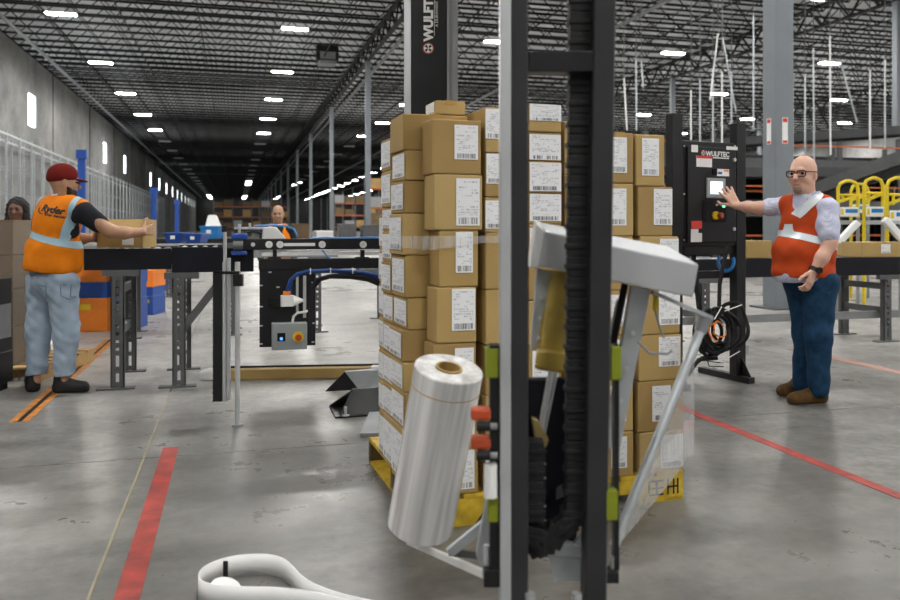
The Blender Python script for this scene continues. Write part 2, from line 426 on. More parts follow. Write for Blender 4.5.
# the near column: two safety notices and the white downpipe beside it
c0 = cols[0]; c0['label'] = 'nearest grey square roof column, behind the man at the control cabinet'
for ax in (0, 1):
    m4 = Matrix.Translation((-.162, .0, 2.75)) @ Matrix.Rotation(-math.pi/2, 4, 'Z') if ax == 0 else Matrix.Translation((0, -.162, 2.75))
    s = MB().box(-.05, .05, -.004, 0, -.2, .2).obj('notice', M_PAPER, c0, M=m4)
    MB().box(-.04, .04, -.006, -.004, .13, .19).box(-.04, .04, -.006, -.004, -.19, -.15).obj('red_print', M_RED, s)
dp = thing('downpipe', Matrix.Translation((XC+.55, YC0+.45, 0)), 'white round downpipe running up beside the nearest grey column', 'pipe')
MB().cyl((0, 0, 0), (0, 0, 3.7), .075, n=16).obj('lower_pipe', M_GREYST, dp, True)
MB().cyl((0, 0, 3.7), (0, 0, ZR-2.), .07, n=16).obj('upper_pipe', M_WHITE, dp, True)
MB().ring((0, 0, 3.6), (0, 0, 3.75), .09, .06, 16).obj('coupling', M_GREYST, dp, True)
# ---- ceiling lights
def make_light(label, lens=M_LENS):
    t = thing('ceiling_light', Matrix.Translation((0, 0, 0)), label, 'lamp', 'rows of ceiling lights')
    MB().box(-.7, .7, -.2, .2, .02, .12).obj('housing', M_HOUSE, t)
    MB().box(-.67, .67, -.18, .18, 0, .02).obj('lens', lens, t)
    for x in (-.6, .6): MB().box(x-.01, x+.01, -.01, .01, .12, .5).obj('hanger', M_STEELBLK, t)
    return t
M_LENSOFF = mat('unlit_lamp_lens', (.6, .6, .58), .4)
L0 = make_light('x'); L1_ = make_light('x', M_LENSOFF); L2_ = make_light('x', mat('dimmed_lamp_lens', (1, .985, .95), emit=75.)); first = [True]*3
ROWS = ('nearest the left wall', 'over the main aisle', 'just right of the first column line', 'second right of the columns', 'third right of the columns', 'fourth right of the columns', 'fifth right of the columns', 'by the far right wall')
for gi, gx in enumerate((-8.33, 3.1, 14.4, 25.7, 37., 48.3, 59.6, 70.)):
    for k in range(-5, 22):
        off = 0 if k < 5 else 1 if (gi < 3 and (k <= 11 or 14 <= k <= 18)) or (gi == 0 and k < 19) else 2; src = (L0, L1_, L2_)[off]
        o = src if first[off] else copy_tree(src); first[off] = False
        o.location = (gx, 43.1+12.1*k, 11.85)
        o['label'] = ('lit white', 'unlit', 'far dimmed')[off]+' rectangular ceiling light in the row '+ROWS[gi]
# ---- unit heater under the joists
uh = thing('unit_heater', Matrix.Translation(W(327, 62, 52.)), 'dark box-shaped unit heater hung under the roof beside the girder', 'heater')
MB().box(-.7, .7, -.5, .5, 0, 1.1).obj('casing', M_STEELBLK, uh, bevel=.05)
MB().box(-.5, .5, -.55, -.5, .1, .6).obj('louvre', M_GREYST, uh)
MB().box(-.55, .55, -.6, .6, -.2, 0).obj('drip_tray', M_GREYST, uh)
for x in (-.5, .45): MB().box(x, x+.05, -.02, .02, 1.1, 1.6).obj('hanger', M_STEELBLK, uh)
# ---- painted and taped floor lines
def strip(name, x, wd, ya, yb, m, label, cat='floor tape', z=.0025):
    return tag(MB().box(x-wd/2, x+wd/2, ya, yb, .0002, z).obj(name, m), label, cat)
strip('floor_tape', -.352, .085, 1.4, 4.78, M_REDTAPE, 'wide red tape line on the floor left of the film roll')
strip('floor_tape', 2.99, .07, .6, 5.15, M_REDTAPE, 'thin red tape line on the floor in front of the standing man')
strip('floor_tape', 5.55, .14, 5.0, 7.0, M_PINKTAPE, 'faded pinkish red tape patch behind the standing man')
t = thing('floor_tape', Matrix.Translation((-1.345, 5.68, 0)), 'worn orange floor tape with a black centre beside the boots', 'floor tape')
MB().box(-.06, .06, 0, 3.9, .0002, .0025).obj('orange_band', M_ORTAPE, t)
MB().box(-.014, .014, 0, 3.9, .0025, .004).obj('black_band', M_RUBBER, t)
# ---- uprights of an empty rack along the left wall
rk = thing('storage_rack', Matrix.Translation((-13.2, 40, 0)), 'row of empty grey rack uprights along the concrete side wall', 'rack')
mb = MB()
for x in (0, 1.1): mb.box(x-.05, x+.05, -.05, .05, 0, 6.6)
for i in range(5): mb.box(0, 1.1, -.015, .015, .4+i*1.4, .43+i*1.4)
um = mb.mesh('upright_frame', M_GALV)
for j in range(40): link('upright_frame', um, rk, 0, Matrix.Translation((0, j*2.8, 0)))
bm_ = MB().box(-.04, .04, .05, 2.75, -.06, .06).mesh('beam', M_GALV)
for j in range(39):
    for x in (0, 1.1): link('beam', bm_, rk, 0, Matrix.Translation((x, j*2.8, 6.4)))
# ---- blue posts at the left
for i, (px, yt, d, lab) in enumerate(((82, 150, 14., 'tall blue steel post behind the red cap'), (154, 188, 19., 'blue steel post beyond the hand-held carton'), (177, 200, 25., 'short far blue steel post over the blue totes'))):
    p = W(px, yt, d); hgt = p.z; p.z = 0
    t = thing('blue_post', frame(p, 0), lab, 'post', 'blue posts')
    MB().box(-.06, .06, -.06, .06, 0, hgt-.16).obj('shaft', M_BLUE, t, bevel=.006)
    MB().box(-.085, .085, -.085, .085, hgt-.16, hgt).obj('cap', M_BLUE, t, bevel=.008)
    MB().box(-.12, .12, -.12, .12, 0, .02).obj('foot_plate', M_BLUE, t)
# ================================================================ THE LOADED PALLET
PA = G(455, 527); PB = G(690, 498)
U = (PB-PA).normalized(); V = Vector((-U.y, U.x, 0)); UA = math.atan2(U.y, U.x)
PU0 = -.145
MP = frame(PA+U*PU0, UA)
pal = thing('pallet', MP, 'scuffed yellow pallet under the tall stack of cartons', 'pallet')
PW, PD = 1.255, 1.02
dbm = MB().box(0, .14, 0, PD, .112, .132).mesh('deck_board', M_PALLETY)
for i in range(7): link('deck_board', dbm, pal, .003, Matrix.Translation((i*(PW-.14)/6, 0, 0)))
stm = MB()
prof = [(0, 0, 0), (.22, 0, 0), (.26, 0, .05), (.42, 0, .05), (.46, 0, 0), (.74, 0, 0), (.78, 0, .05), (.94, 0, .05), (.98, 0, 0), (1.2, 0, 0), (1.2, 0, .112), (0, 0, .112)]
stm.prism([(x*PW/1.2, y, z) for x, y, z in prof], (0, .045, 0)); sm = stm.mesh('stringer', M_PALLETY)
sm2 = sm.copy(); sm2.materials.clear(); sm2.materials.append(mat('shaded_raw_wood', (.10, .065, .03), .8))  # inner stringers unpainted; the gap's shade is put into their colour
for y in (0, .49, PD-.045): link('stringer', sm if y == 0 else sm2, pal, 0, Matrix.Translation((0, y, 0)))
bbm = MB().box(0, .1, 0, PD, -.018, 0).mesh('bottom_board', M_PALLETY)
for x in (0, .575, 1.155): link('bottom_board', bbm, pal, .002, Matrix.Translation((x, 0, .018)))
pal.location.z = 0
mb = MB()     # black stencil at the right front end
for (a, b, c, d) in ((1.02, 1.03, .03, .1), (1.02, 1.1, .092, .1), (1.02, 1.1, .03, .038), (1.06, 1.068, .03, .1), (1.12, 1.128, .03, .1), (1.12, 1.18, .06, .068), (1.15, 1.158, .03, .1), (1.172, 1.18, .03, .1), (1.02, 1.1, .06, .066)):
    mb.box(a+.05, b+.05, -.002, 0, c, d)
mb.obj('stencil', M_RUBBER, pal)
LABQ = MB().add([(0, 0, 0), (1, 0, 0), (1, 0, 1), (0, 0, 1)], [(0, 1, 2, 3)]).mesh('shipping_label', M_LABEL)
NB = [0]
ORD = ['top', 'second', 'third', 'fourth', 'fifth', 'sixth', 'seventh', 'eighth', 'ninth', 'tenth', 'eleventh']
def carton(M, sx, sy, sz, label, group, front=None, left=None, tape=True, m=None, seam=True, tilt=0, cat='box'):
    """M: front-left-bottom corner; front/left: (x0,x1,z0,z1) fractions covered by a paper label"""
    NB[0] += 1; m = m or M_CARD[NB[0]*7 % 4]
    t = thing('cardboard_box', M @ Matrix.Rotation(tilt, 4, 'Y'), label, cat, group)
    g = .0015
    MB().box(g, sx-g, g, sy-g, 0, sz-g).obj('carton', m, t, bevel=.006)
    if tape:
        a = sx*.5
        MB().box(a-.026, a+.026, -.0008, g, sz*.68, sz).box(a-.026, a+.026, 0, sy, sz-.001, sz+.0006).obj('tape', M_TAPE, t)
    if seam: MB().box(.004, sx-.004, -.0004, .001, sz*.5-.0012, sz*.5+.0012).obj('flap_edge', M_CARD[3], t) if False else None
    if front:
        x0, x1, z0, z1 = front
        link('shipping_label', LABQ, t, 0, Matrix.Translation((sx*x0, -.002, sz*z0)) @ Matrix.Diagonal((sx*(x1-x0), 1, sz*(z1-z0), 1)))
    if left:
        y0, y1, z0, z1 = left
        link('shipping_label', LABQ, t, 0, Matrix.Translation((-.002, sy*y1, sz*z0)) @ Matrix.Rotation(-math.pi/2, 4, 'Z') @ Matrix.Diagonal((sy*(y1-y0), 1, sz*(z1-z0), 1)))
    return t
ZP = .133
def column(v0, vd, pxs, edges, where, front=(.3, .75, .1, .92), left=None, u1=None, jit=.006, tapes=(0,)):
    """edges: picture rows of the box tops/bottoms, top first; the last one stands on the pallet"""
    P0 = PA+V*v0; n = len(edges)-1
    rng = random.Random(where)
    zs = []
    for e in edges:
        t0 = on_line((pxs[0][0]+pxs[0][1])/2, P0, U); zs.append(zat(e, depth(P0+U*t0)))
    zs[-1] = ZP
    for i in range(n):
        p = pxs[min(i, len(pxs)-1)]
        ua, ub = on_line(p[0], P0, U), on_line(p[1], P0, U)
        if u1 is not None: ub = u1
        dv = rng.uniform(-jit, jit); v = max(v0+dv, 0.001)
        org = PA+U*ua+V*v; org.z = zs[i+1]
        fr = front[i] if isinstance(front, list) else front
        lf = left[i] if isinstance(left, list) else left
        if fr and not isinstance(front, list):
            s = rng.uniform(-.03, .03); fr = (fr[0]+s, fr[1]+s, fr[2], fr[3])
        lab = '%s cardboard box from the top in the %s stack' % (ORD[i], where) if i else 'topmost cardboard box of the %s stack' % where
        carton(frame(org, UA), ub-ua-.004, vd, zs[i]-zs[i+1]-.0008, lab, 'cartons stacked on the yellow pallet', fr, lf, i in tapes)
column(0, .145, [(431.5, 483), (433.5, 484), (439, 480), (436, 478), (433, 478), (433, 480)], [119, 174, 230, 287, 343, 395, 446, 495], 'left front corner',
       front=[(.45, .92, .27, .9), (.45, .93, .08, .93), (.42, .85, .25, .97), (.38, .95, .22, .97), (.5, .93, .3, .9), (.4, .9, .2, .9), (.4, .9, .1, .9)], tapes=())
column(0, .35, [(485.5, 527)], [107, 153, 197, 232, 289, 344, 395, 446, 494], 'second front', front=[(-.0, .5, .3, .95), (.02, .45, .3, .98), (0, .5, .1, .9), (.55, .95, .1, .95), (.55, .95, .3, .98), None, (.3, .8, .1, .9), (0., .5, .05, .9)], tapes=(0,))
column(0, .35, [(529, 563)], [104, 132, 161, 193, 224, 262, 300, 345, 395, 446, 493], 'third front', front=[(.02, .97, .4, .99), (.02, .97, .04, .92), (.02, .97, .06, .95), (.02, .97, .1, .97), (.02, .97, .05, .9), None, None, (.1, .9, .1, .9), (.1, .9, .1, .9), (.1, .9, .1, .9)], tapes=(0,))
column(0.012, .34, [(565, 604)], [121, 175, 235, 290, 345, 398, 446, 490], 'fourth front', front=None, tapes=(0, 1, 2))
column(0, .35, [(606, 635)], [132, 183, 236, 290, 335, 380, 432, 486], 'fifth front, right of the dark post', front=(.15, .72, .2, .9))
column(0, .35, [(636, 666), (638, 674), (640, 680), (637, 682), (639, 683), (638, 685), (640, 686)], [134, 186, 236, 288, 335, 381, 432, 483], 'right front corner', front=[(.2, .78, .2, .92), (.44, .97, .22, .95), (.5, .98, .2, .95), (.5, .98, .2, .95), (.45, .95, .3, .95), (.3, .7, .2, .9), (.45, .95, .1, .9)], tapes=())
LF = (.03, .92, .12, .9)
column(.155, .235, [(403, 430), (405, 430), (404, 430), (402, 430), (405, 430), (407, 430), (402, 430), (403, 430), (404, 430)], [113, 150, 180, 213, 255, 298, 330, 362, 392, 430, 466], 'left side', front=None, left=[None]+[LF]*9, u1=.118, tapes=(0, 3))
column(.40, .2, [(391, 420), (391, 420), (392, 420), (391.5, 420), (391, 420), (393, 420)], [137, 170, 207, 231, 262, 294, 324, 356, 388, 420, 453], 'middle of left side', front=None, left=LF, u1=.118, tapes=())
column(.61, .11, [(384.5, 410), (383.8, 410)], [214, 250, 283, 318, 350, 382, 412, 445], 'rear left', front=None, left=LF, u1=.118, tapes=())
# a small box lying on top, behind the corner stack
P0 = PA+V*.18; ua = on_line(435.5, P0, U); ub = on_line(466, P0, U)
org = P0+U*ua; org.z = zat(113, depth(PA+V*.155+U*-.05))
carton(frame(org, UA), ub-ua, .16, .063, 'small cardboard box lying on top of the carton stack', 'cartons stacked on the yellow pallet', None, (.1, .9, .1, .9), True)
# loose flap standing up from the second front box
# clear film pulled across the corner
pts = []
for (px, v) in ((387, .41), (400, .149), (430.5, -.012), (482, -.012), (500, -.012)):
    P0 = PA+V*v; t_ = on_line(px, P0, U) - (.01 if v > .1 else 0); q = P0+U*t_; pts.append(q)
mb = MB(); n = len(pts)
zz = [zat(236, depth(p)) for p in pts]; zl = [zat(e, depth(p)) for p, e in zip(pts, (247, 247, 250, 243, 243))]
mb.add([Vector((p.x, p.y, z)) for p, z in zip(pts, zz)]+[Vector((p.x, p.y, z)) for p, z in zip(pts, zl)], [(i, i+1, n+i+1, n+i) for i in range(n-1)])
tag(mb.obj('film_band', M_FILM), 'narrow band of clear stretch film round the corner boxes', 'film')

# ================================================================ THE STRETCH WRAPPER
DM = 1.9; k = DM/FP
base = W(550, HY, DM); base.z = 0
MW = frame(base, -TH); MWi = MW.inverted()
wr = thing('stretch_wrapper', MW, 'black overhead rotary stretch wrapper with film carriage on a twin-post mast', 'machine')
X = lambda px: (px-550)*k
def LW(px, py, d): return MWi @ W(px, py, d)
ZT = 2.75
mast = MB().box(X(511), X(528.5), 0, .07, .2, ZT).obj('mast_post', M_MAST, wr, bevel=.004)
MB().box(X(500), X(511), -.004, .05, .2, ZT).obj('aluminium_rail', M_ALU, mast, bevel=.003)
lean = lambda z: ((zat(0, DM)-z)/(zat(0, DM)-zat(600, DM)))*-9.5*k       # the right post leans slightly
def leaning(xa, xb, ya, yb): return MB().hexa([(x+lean(z), y, z) for z in (.2, ZT) for x, y in ((xa, ya), (xb, ya), (xb, yb), (xa, yb))])
mast2 = leaning(X(594.5), X(616), 0, .07).obj('mast_post', M_MAST, wr, bevel=.004)
leaning(X(613), X(616.5), .005, .075).obj('edge_rail', M_GREYST, mast2)
MB().box(X(528.5), X(594.5), .006, .06, zat(71, DM), zat(50, DM)).obj('cross_bar', M_BLACK, wr, bevel=.003)
MB().box(X(528.5), X(594.5), .006, .06, 2.5, 2.58).obj('cross_bar', M_BLACK, wr, bevel=.003)
MB().box(X(505), X(616), .006, .06, .22, .28).obj('cross_bar', M_BLACK, wr, bevel=.003)
# cable chain, link by link
lk = MB().box(-.026, .026, -.02, .02, 0., .0495).box(-.03, .03, -.024, .024, .018, .032).mesh('chain_link', M_RUBBER)
xc = X(583.5)
for i in range(42): link('chain_link', lk, wr, .003, Matrix.Translation((xc+lean(.53+i*.05)*.5, .06, .53+i*.05)))
for i in range(7):
    a = math.pi*(i+.5)/7; link('chain_link', lk, wr, .003, Matrix.Translation((xc-.062+.0525*math.cos(a), .06, .53-.0525*math.sin(a))) @ Matrix.Rotation(-a, 4, 'Y'))
for i in range(4): link('chain_link', lk, wr, .003, Matrix.Translation((xc-.115, .06, .53+i*.05)))
rung = MB()
for i in range(9): rung.box(xc-.13, xc-.08, .034, .038, .43+i*.023, .433+i*.023)
# arm and beam overhead, then the fixed column behind the load
cc = PA+U*.6+V*.51; cl = MWi @ cc
colp = W(431, HY, 4.95); colp.z = 0; cp = MWi @ colp
MB().bar((X(558), .035, ZT+.05), (cl.x, cl.y, ZT+.05), .14, .1).obj('rotating_arm', M_BLACK, wr, bevel=.006)
MB().cyl((cl.x, cl.y, ZT-.05), (cl.x, cl.y, ZT+.22), .2, n=32).obj('slew_bearing', M_GREYST, wr, True)
MB().bar((cl.x, cl.y, ZT+.32), (cp.x, cp.y, ZT+.32), .26, .2).obj('overhead_beam', M_BLACK, wr, bevel=.01)
kc = 4.95/FP
cm_ = Matrix.Translation(cp)
colo = MB().box(-(431-411)*kc, (447-431)*kc, 0, .3, .02, ZT+.42).obj('column', M_BLACK, wr, bevel=.006, M=cm_)
MB().box(-(431-404)*kc, -(431-411)*kc, -.005, .3, .02, ZT+.42).obj('side_flange', M_ALU, colo, bevel=.004)
MB().box((447-431)*kc, (449.5-431)*kc, -.012, .02, .02, ZT+.42).box((449.5-431)*kc, (458-431)*kc, .02, .3, .02, ZT+.42).obj('side_flange', M_GREYST, colo)
MB().box(-.42, .32, -.2, .5, 0, .025).obj('foot_plate', M_GREYST, wr, bevel=.003, M=cm_)
def lettering(txt, height, M, parent, m=M_WHITE, bold=.0, **kw):
    me = text_mesh(txt, height*1.37, m, .0008, bold, **kw); return link('lettering', me, parent, 0, M)
def logo(parent, M, r):
    t = MB().ring((0, 0, 0), (0, 0, .003), r, r*.8, 32).obj('emblem', M_REDOR, parent, M=M)
    MB().cyl((0, 0, 0), (0, 0, .0025), r*.8, n=32).obj('emblem_disc', M_WHITE, t)
    mb = MB()
    for i in range(4):
        a = math.pi/4+i*math.pi/2; c, s = math.cos(a), math.sin(a)
        mb.prism([(r*.15*c-.1*r*s, r*.15*s+.1*r*c, .0025), (r*.15*c+.1*r*s, r*.15*s-.1*r*c, .0025), (r*.68*c+.24*r*s, r*.68*s-.24*r*c, .0025), (r*.68*c-.24*r*s, r*.68*s+.24*r*c, .0025)], (0, 0, .002))
    mb.obj('emblem_mark', M_NAVYBLK, t)
UPR = Matrix(((0, -1, 0, 0), (0, 0, -1, 0), (1, 0, 0, 0), (0, 0, 0, 1)))     # text running upward, facing the viewer
logo(colo, Matrix.Translation((-(431-428.3)*kc, -.004, zat(48.5, 4.95))) @ UPR, 5.6*kc)
lettering('WULFTEC', 9*kc, Matrix.Translation((-(431-432.6)*kc, -.004, zat(41, 4.95))) @ UPR, colo, bold=.004, space=1.02)
lettering('A DURAVANT COMPANY', 3.*kc, Matrix.Translation((-(431-438)*kc, -.004, zat(27, 4.95))) @ UPR, colo, bold=.0)
MB().box((434.2-431)*kc, (434.6-431)*kc, -.003, 0, zat(36, 4.95), zat(-40, 4.95)).obj('rule', M_WHITE, colo)
# ---- film carriage on the mast
A = lambda *p: LW(*p)
cov = MB().hexa([A(537.5, 266, 2.04), A(692.5, 297.5, 2.04), A(690, 292, 2.26), A(533, 263, 2.26), A(544, 231, 2.02), A(699, 264.5, 2.02), A(668, 246, 2.26), A(538, 222, 2.28)])
car = cov.obj('carriage_cover', M_COVER, wr, bevel=.004)
MB().hexa([A(529, 268, 2.08), A(539, 268, 2.06), A(537, 264, 2.26), A(527, 264, 2.26), A(536, 224, 2.06), A(545, 231, 2.04), A(541, 222, 2.28), A(534, 220, 2.28)]).obj('cover_end', M_WHITE, car, bevel=.003)
def plate(name, pts, d, th, m, parent=wr, bevel=.002):
    P = [A(x, y, d+(p[0] if (p := r) else 0)) for (x, y, *r) in pts]
    return MB().prism(P, (0, th, 0)).obj(name, m, parent, bevel=bevel)
pl = plate('side_channel', [(537, 268), (551, 271), (545, 352), (531, 350)], 2.16, .03, M_GALV)
for y in (298, 318, 338): MB().cyl(A(541-(y-298)*.07, y, 2.155), A(541-(y-298)*.07, y, 2.145), .006, n=10).obj('bolt', M_ALU, pl)
MB().cyl(A(563, 272, 2.14), A(553, 352, 2.12), .034, n=24).obj('ochre_roller', M_ROLLY, wr, True)
MB().cyl(A(549, 274, 2.18), A(541, 352, 2.16), .012, n=16).obj('ochre_roller', M_ROLLY, wr, True)
MB().cyl(A(554, 350, 2.115), A(551.5, 371, 2.11), .046, n=24).obj('roller_cap', M_ROLLY, wr, True, bevel=.008)
MB().cyl(A(590, 274, 2.2), A(582, 352, 2.18), .03, n=24).obj('ochre_roller', M_ROLLY, wr, True)
pr = plate('side_channel', [(632, 286), (651, 290), (620, 450), (604, 448)], 2.12, .03, M_GALV)
for t in (.28, .5, .7): 
    q = (641+(612-641)*t, 288+(449-288)*t); MB().cyl(A(q[0], q[1], 2.115), A(q[0], q[1], 2.1), .006, n=10).obj('bolt', M_ALU, pr)
MB().cyl(A(625, 284, 2.17), A(596, 430, 2.17), .01, n=12).obj('guide_rod', M_NAVYBLK, wr, True)
MB().cyl(A(619, 300, 2.2), A(590, 430, 2.2), .008, n=12).obj('guide_rod', M_GALV, wr, True)
MB().cyl(A(656, 292, 2.14), A(655, 310, 2.14), .007, n=12).obj('roller_cap', M_YELLOW, wr, True)
MB().tube([A(655, 310, 2.14), A(659, 325, 2.14), A(664, 338, 2.14)], .003).obj('hose', M_GREYST, wr, True)
MB().tube([A(638, 342, 2.1), A(650, 353, 2.08), A(668, 354, 2.08), A(672, 350, 2.08)], .0035).obj('hose', M_GREYST, wr, True)
MB().bar(A(652, 292, 2.1), A(712, 318, 2.2), .008, .01).obj('stay_rod', M_GALV, wr)
# the long bright roller and the sheet of film leaving it
rol = MB().cyl(A(704, 322, 2.2), A(614, 546, 2.02), .0125, n=24).obj('guide_roller', M_GALV, wr, True)
MB().cyl(A(706, 317, 2.2), A(700, 332, 2.195), .017, n=20).obj('roller_end', M_GREYST, rol, True)
# lower frame
MB().hexa([A(537, 556, 1.98), A(590, 560, 1.98), A(592, 545, 2.25), A(528, 540, 2.25), A(528, 536, 1.98), A(590, 548, 1.98), A(592, 538, 2.25), A(524, 528, 2.25)]).obj('base_plate', M_GALV, wr, bevel=.004)
plate('base_lip', [(548, 556), (572, 548), (592, 520), (592, 582), (556, 582)], 1.99, .02, M_GALV)
plate('base_wedge', [(446, 551), (486, 518), (494, 524), (452, 558)], 2.14, .02, M_GALV)
plate('base_gusset', [(476, 556), (486, 500), (498, 500), (498, 572), (484, 572)], 2.05, .03, M_GALV)
MB().bar(A(449, 552, 2.2), A(486, 556, 2.15), .01, .02).obj('base_bar', M_LEG, wr)
MB().bar(A(408, 541, 2.7), A(484, 574, 2.06), .014, .022).obj('support_bar', M_WHITE, wr, bevel=.003)
MB().cyl(A(487, 545, 1.93), A(487, 572, 1.93), .008, n=12).obj('foot_rod', M_ALU, wr, True)
MB().box(X(484), X(500), .0, .05, zat(588, DM), zat(570, DM)).obj('foot_cap', M_RUBBER, wr, bevel=.003)
MB().cyl(A(613, 556, 1.93), A(613, 576, 1.93), .006, n=12).obj('foot_rod', M_ALU, wr, True)
MB().box(X(606), X(620), .01, .05, zat(586, DM), zat(574, DM)).obj('foot_cap', M_RUBBER, wr, bevel=.003)
for (a, b, y0, y1) in ((486, 499, 349, 379), (488, 499, 497, 524), (612, 622.5, 347, 381), (606, 618, 491, 521)):
    MB().box(X(a), X(b), .0 if y0 > 480 and a > 600 else .008, .06, zat(y1, DM), zat(y0, DM)).obj('slide_block', M_LIME, wr, bevel=.003)
MB().box(X(490), X(500), .01, .05, zat(575, DM), zat(346, DM)).obj('slide_rail', M_BLACK, wr)
MB().box(X(616), X(621), .02, .05, zat(574, DM), zat(346, DM)).obj('slide_rail', M_BLACK, wr)
for y in (413, 442):
    cl_ = MB().box(X(471), X(491), .0, .04, zat(y+8, DM), zat(y-4, DM)).obj('clamp', M_REDOR, wr, bevel=.006)
    MB().cyl((X(476), -.012, zat(y+12, DM)), (X(490), -.012, zat(y+12, DM)), .012, n=16).obj('knob', M_RUBBER, cl_, True)
    MB().cyl((X(490), -.012, zat(y+12, DM)), (X(497), -.012, zat(y+12, DM)), .008, n=12).obj('spindle', M_GREYST, cl_, True)
MB().cyl((X(490.5), .0, zat(497, DM)), (X(490.5), .0, zat(464, DM)), .016, n=20).obj('white_roller', M_WHITE, wr, True)
# between the posts
MB().box(X(527), X(588), .16, .2, zat(540, 2.08), zat(378, 2.08)).obj('back_panel', M_NAVYBLK, wr, bevel=.004)
MB().cyl(A(551, 372, 2.04), A(533, 470, 2.04), .008, n=12).obj('guide_rod', M_ALU, wr, True)
MB().cyl(A(556, 372, 2.05), A(543, 436, 2.05), .006, n=12).obj('guide_rod', M_GALV, wr, True)
MB().cyl(A(532, 455, 2.03), A(528, 488, 2.03), .006, n=12).obj('guide_rod', M_ALU, wr, True)
plate('brass_clamp', [(532, 418), (538, 420), (549, 440), (546, 448), (536, 446)], 2.02, .03, M_BRASS)
st2 = MB().box(X(536), X(549), .07, .1, zat(540, 1.98), zat(447, 1.98)).obj('step_belt', M_RUBBER, wr, bevel=.003)
for y in (449, 462, 476, 490, 504, 518): MB().box(X(535.5), X(549.5), .066, .07, zat(y+1, 1.98), zat(y, 1.98)).obj('belt_cleat', M_ALU, st2)
MB().hexa([A(556, 500, 2.04), A(566, 496, 2.04), A(566, 496, 2.1), A(556, 500, 2.1), A(556, 488, 2.04), A(568, 480, 2.04), A(568, 480, 2.1), A(556, 488, 2.1)]).obj('angle_bracket', M_LEG, wr, bevel=.002)
for x in (530, 577): MB().cyl(A(x, 593, 1.9), A(x, 606, 1.9), .012, n=12).obj('foot_bolt', M_ALU, wr, True)
# film sheet between the roller and the load
mb = MB(); L1 = [A(707+(617-707)*t, 323+(547-323)*t, 2.225-.18*t) for t in (0, .33, .66, 1)]
R1 = [MWi @ (PA+U*1.185+V*.02+ZV*z) for z in (.86, .62, .4, .2)]
mb.add(L1+R1, [(i, i+1, 4+i+1, 4+i) for i in range(3)])
tag(mb.obj('film_sheet', M_FILM2, M=MW), 'clear sheet of stretch film running from the roller to the load', 'film')
# ---- the roll of film
T = W(449, 368, 2.42); Bt = W(420, 526, 2.55); ax = (T-Bt); Lr = ax.length; axn = ax.normalized()
xa = axn.orthogonal().normalized(); ya = axn.cross(xa)
MR = Matrix.Translation(Bt) @ Matrix((xa, ya, axn)).transposed().to_4x4()
ro = thing('film_roll', MR, 'large glossy roll of clear stretch film leaning on the wrapper carriage', 'film roll')
MB().ring((0, 0, 0), (0, 0, Lr), .106, .04, 64).obj('film', M_ROLL, ro, True, bevel=.004)
MB().ring((0, 0, -.004), (0, 0, Lr+.004), .0405, .034, 40).obj('core', M_CARD[0], ro, True)
MB().ring((0, 0, Lr-.062), (0, 0, Lr-.059), .1068, .1, 64).obj('yellow_line', M_TAPE, ro)
MB().cyl((0, 0, -.012), (0, 0, Lr*.8), .03, n=20).obj('mandrel', M_NAVYBLK, wr, True, M=MWi @ MR)
# ================================================================ CONTROL CABINET AND ITS STAND
a = W(682.5, HY, 6.22); b = W(735.5, HY, 6.46); a.z = b.z = 0
ud = (b-a).normalized(); cw = (b-a).length; MC = frame(a, math.atan2(ud.y, ud.x)); MCi = MC.inverted()
cs = thing('control_cabinet', MC, 'black control cabinet with touch screen on a floor stand', 'control cabinet')
zt, zb = zat(142, 6.36), zat(246, 6.36)
body = MB().box(0, cw, 0, .2, zb, zt).obj('cabinet', M_BLACK, cs, bevel=.008)
def CP(px, py):   # on the cabinet's front: local x, z
    x = on_line(px, a, ud); return x, zat(py, depth(a+ud*x))
def panel(px0, py0, px1, py1, y0, y1, m, name, parent=body, bevel=.002):
    x0_, z1_ = CP(px0, py0); x1_, z0_ = CP(px1, py1)
    return MB().box(x0_, x1_, y0, y1, z0_, z1_).obj(name, m, parent, bevel=bevel)
door = panel(686, 146, 734.3, 242, -.02, 0, M_BLACK, 'door', bevel=.006)
panel(704, 178, 722.5, 198.5, -.035, -.02, M_BOXGREY, 'screen_bezel', door, .004)
panel(707, 181.5, 719.5, 194.5, -.037, -.035, M_SCREEN, 'touch_screen', door, 0)
panel(700.5, 200.5, 724, 222, -.026, -.02, M_GLASSBLK, 'button_plate', door, .002)
x_, z_ = CP(712.5, 215.5)
es = MB().cyl((x_, -.026, z_), (x_, -.045, z_), .032, n=24).obj('emergency_stop_collar', M_YELLOW, door, True)
MB().cyl((x_+.025, -.045, z_), (x_+.03, -.075, z_), .022, n=20).obj('emergency_stop_button', M_REDOR, es, True)
x_, z_ = CP(721, 206); MB().cyl((x_, -.026, z_), (x_, -.034, z_), .012, n=16).obj('green_lamp', M_GREENL, door, True)
x_, z_ = CP(714, 205); MB().cyl((x_, -.026, z_), (x_, -.034, z_), .008, n=16).obj('push_button', M_WHITE, door, True)
panel(689.5, 145, 696, 152.5, -.022, -.02, M_PAPER, 'notice', door, 0)
panel(724.5, 146.5, 735.5, 150.5, -.022, -.02, M_PAPER, 'notice', door, 0)
wl_ = panel(694.5, 155.5, 710, 167.5, -.022, -.02, M_PAPER, 'warning_notice', door, 0)
panel(694.5, 155.5, 710, 159, -.0225, -.022, M_RED, 'red_band', wl_, 0)
for yy in (161, 163, 165): panel(696, yy, 708, yy+.6, -.0225, -.022, M_RED, 'print_line', wl_, 0)
n2 = panel(715, 169, 727, 176.5, -.022, -.02, M_PAPER, 'notice', door, 0); panel(722, 170, 726.5, 172, -.0225, -.022, M_ORANGE, 'orange_print', n2, 0)
panel(716, 172, 720, 174.5, -.0225, -.022, M_BLUE, 'blue_print', n2, 0)
panel(710.5, 169, 714.5, 175, -.03, -.02, M_GLASSBLK, 'switch', door, 0)
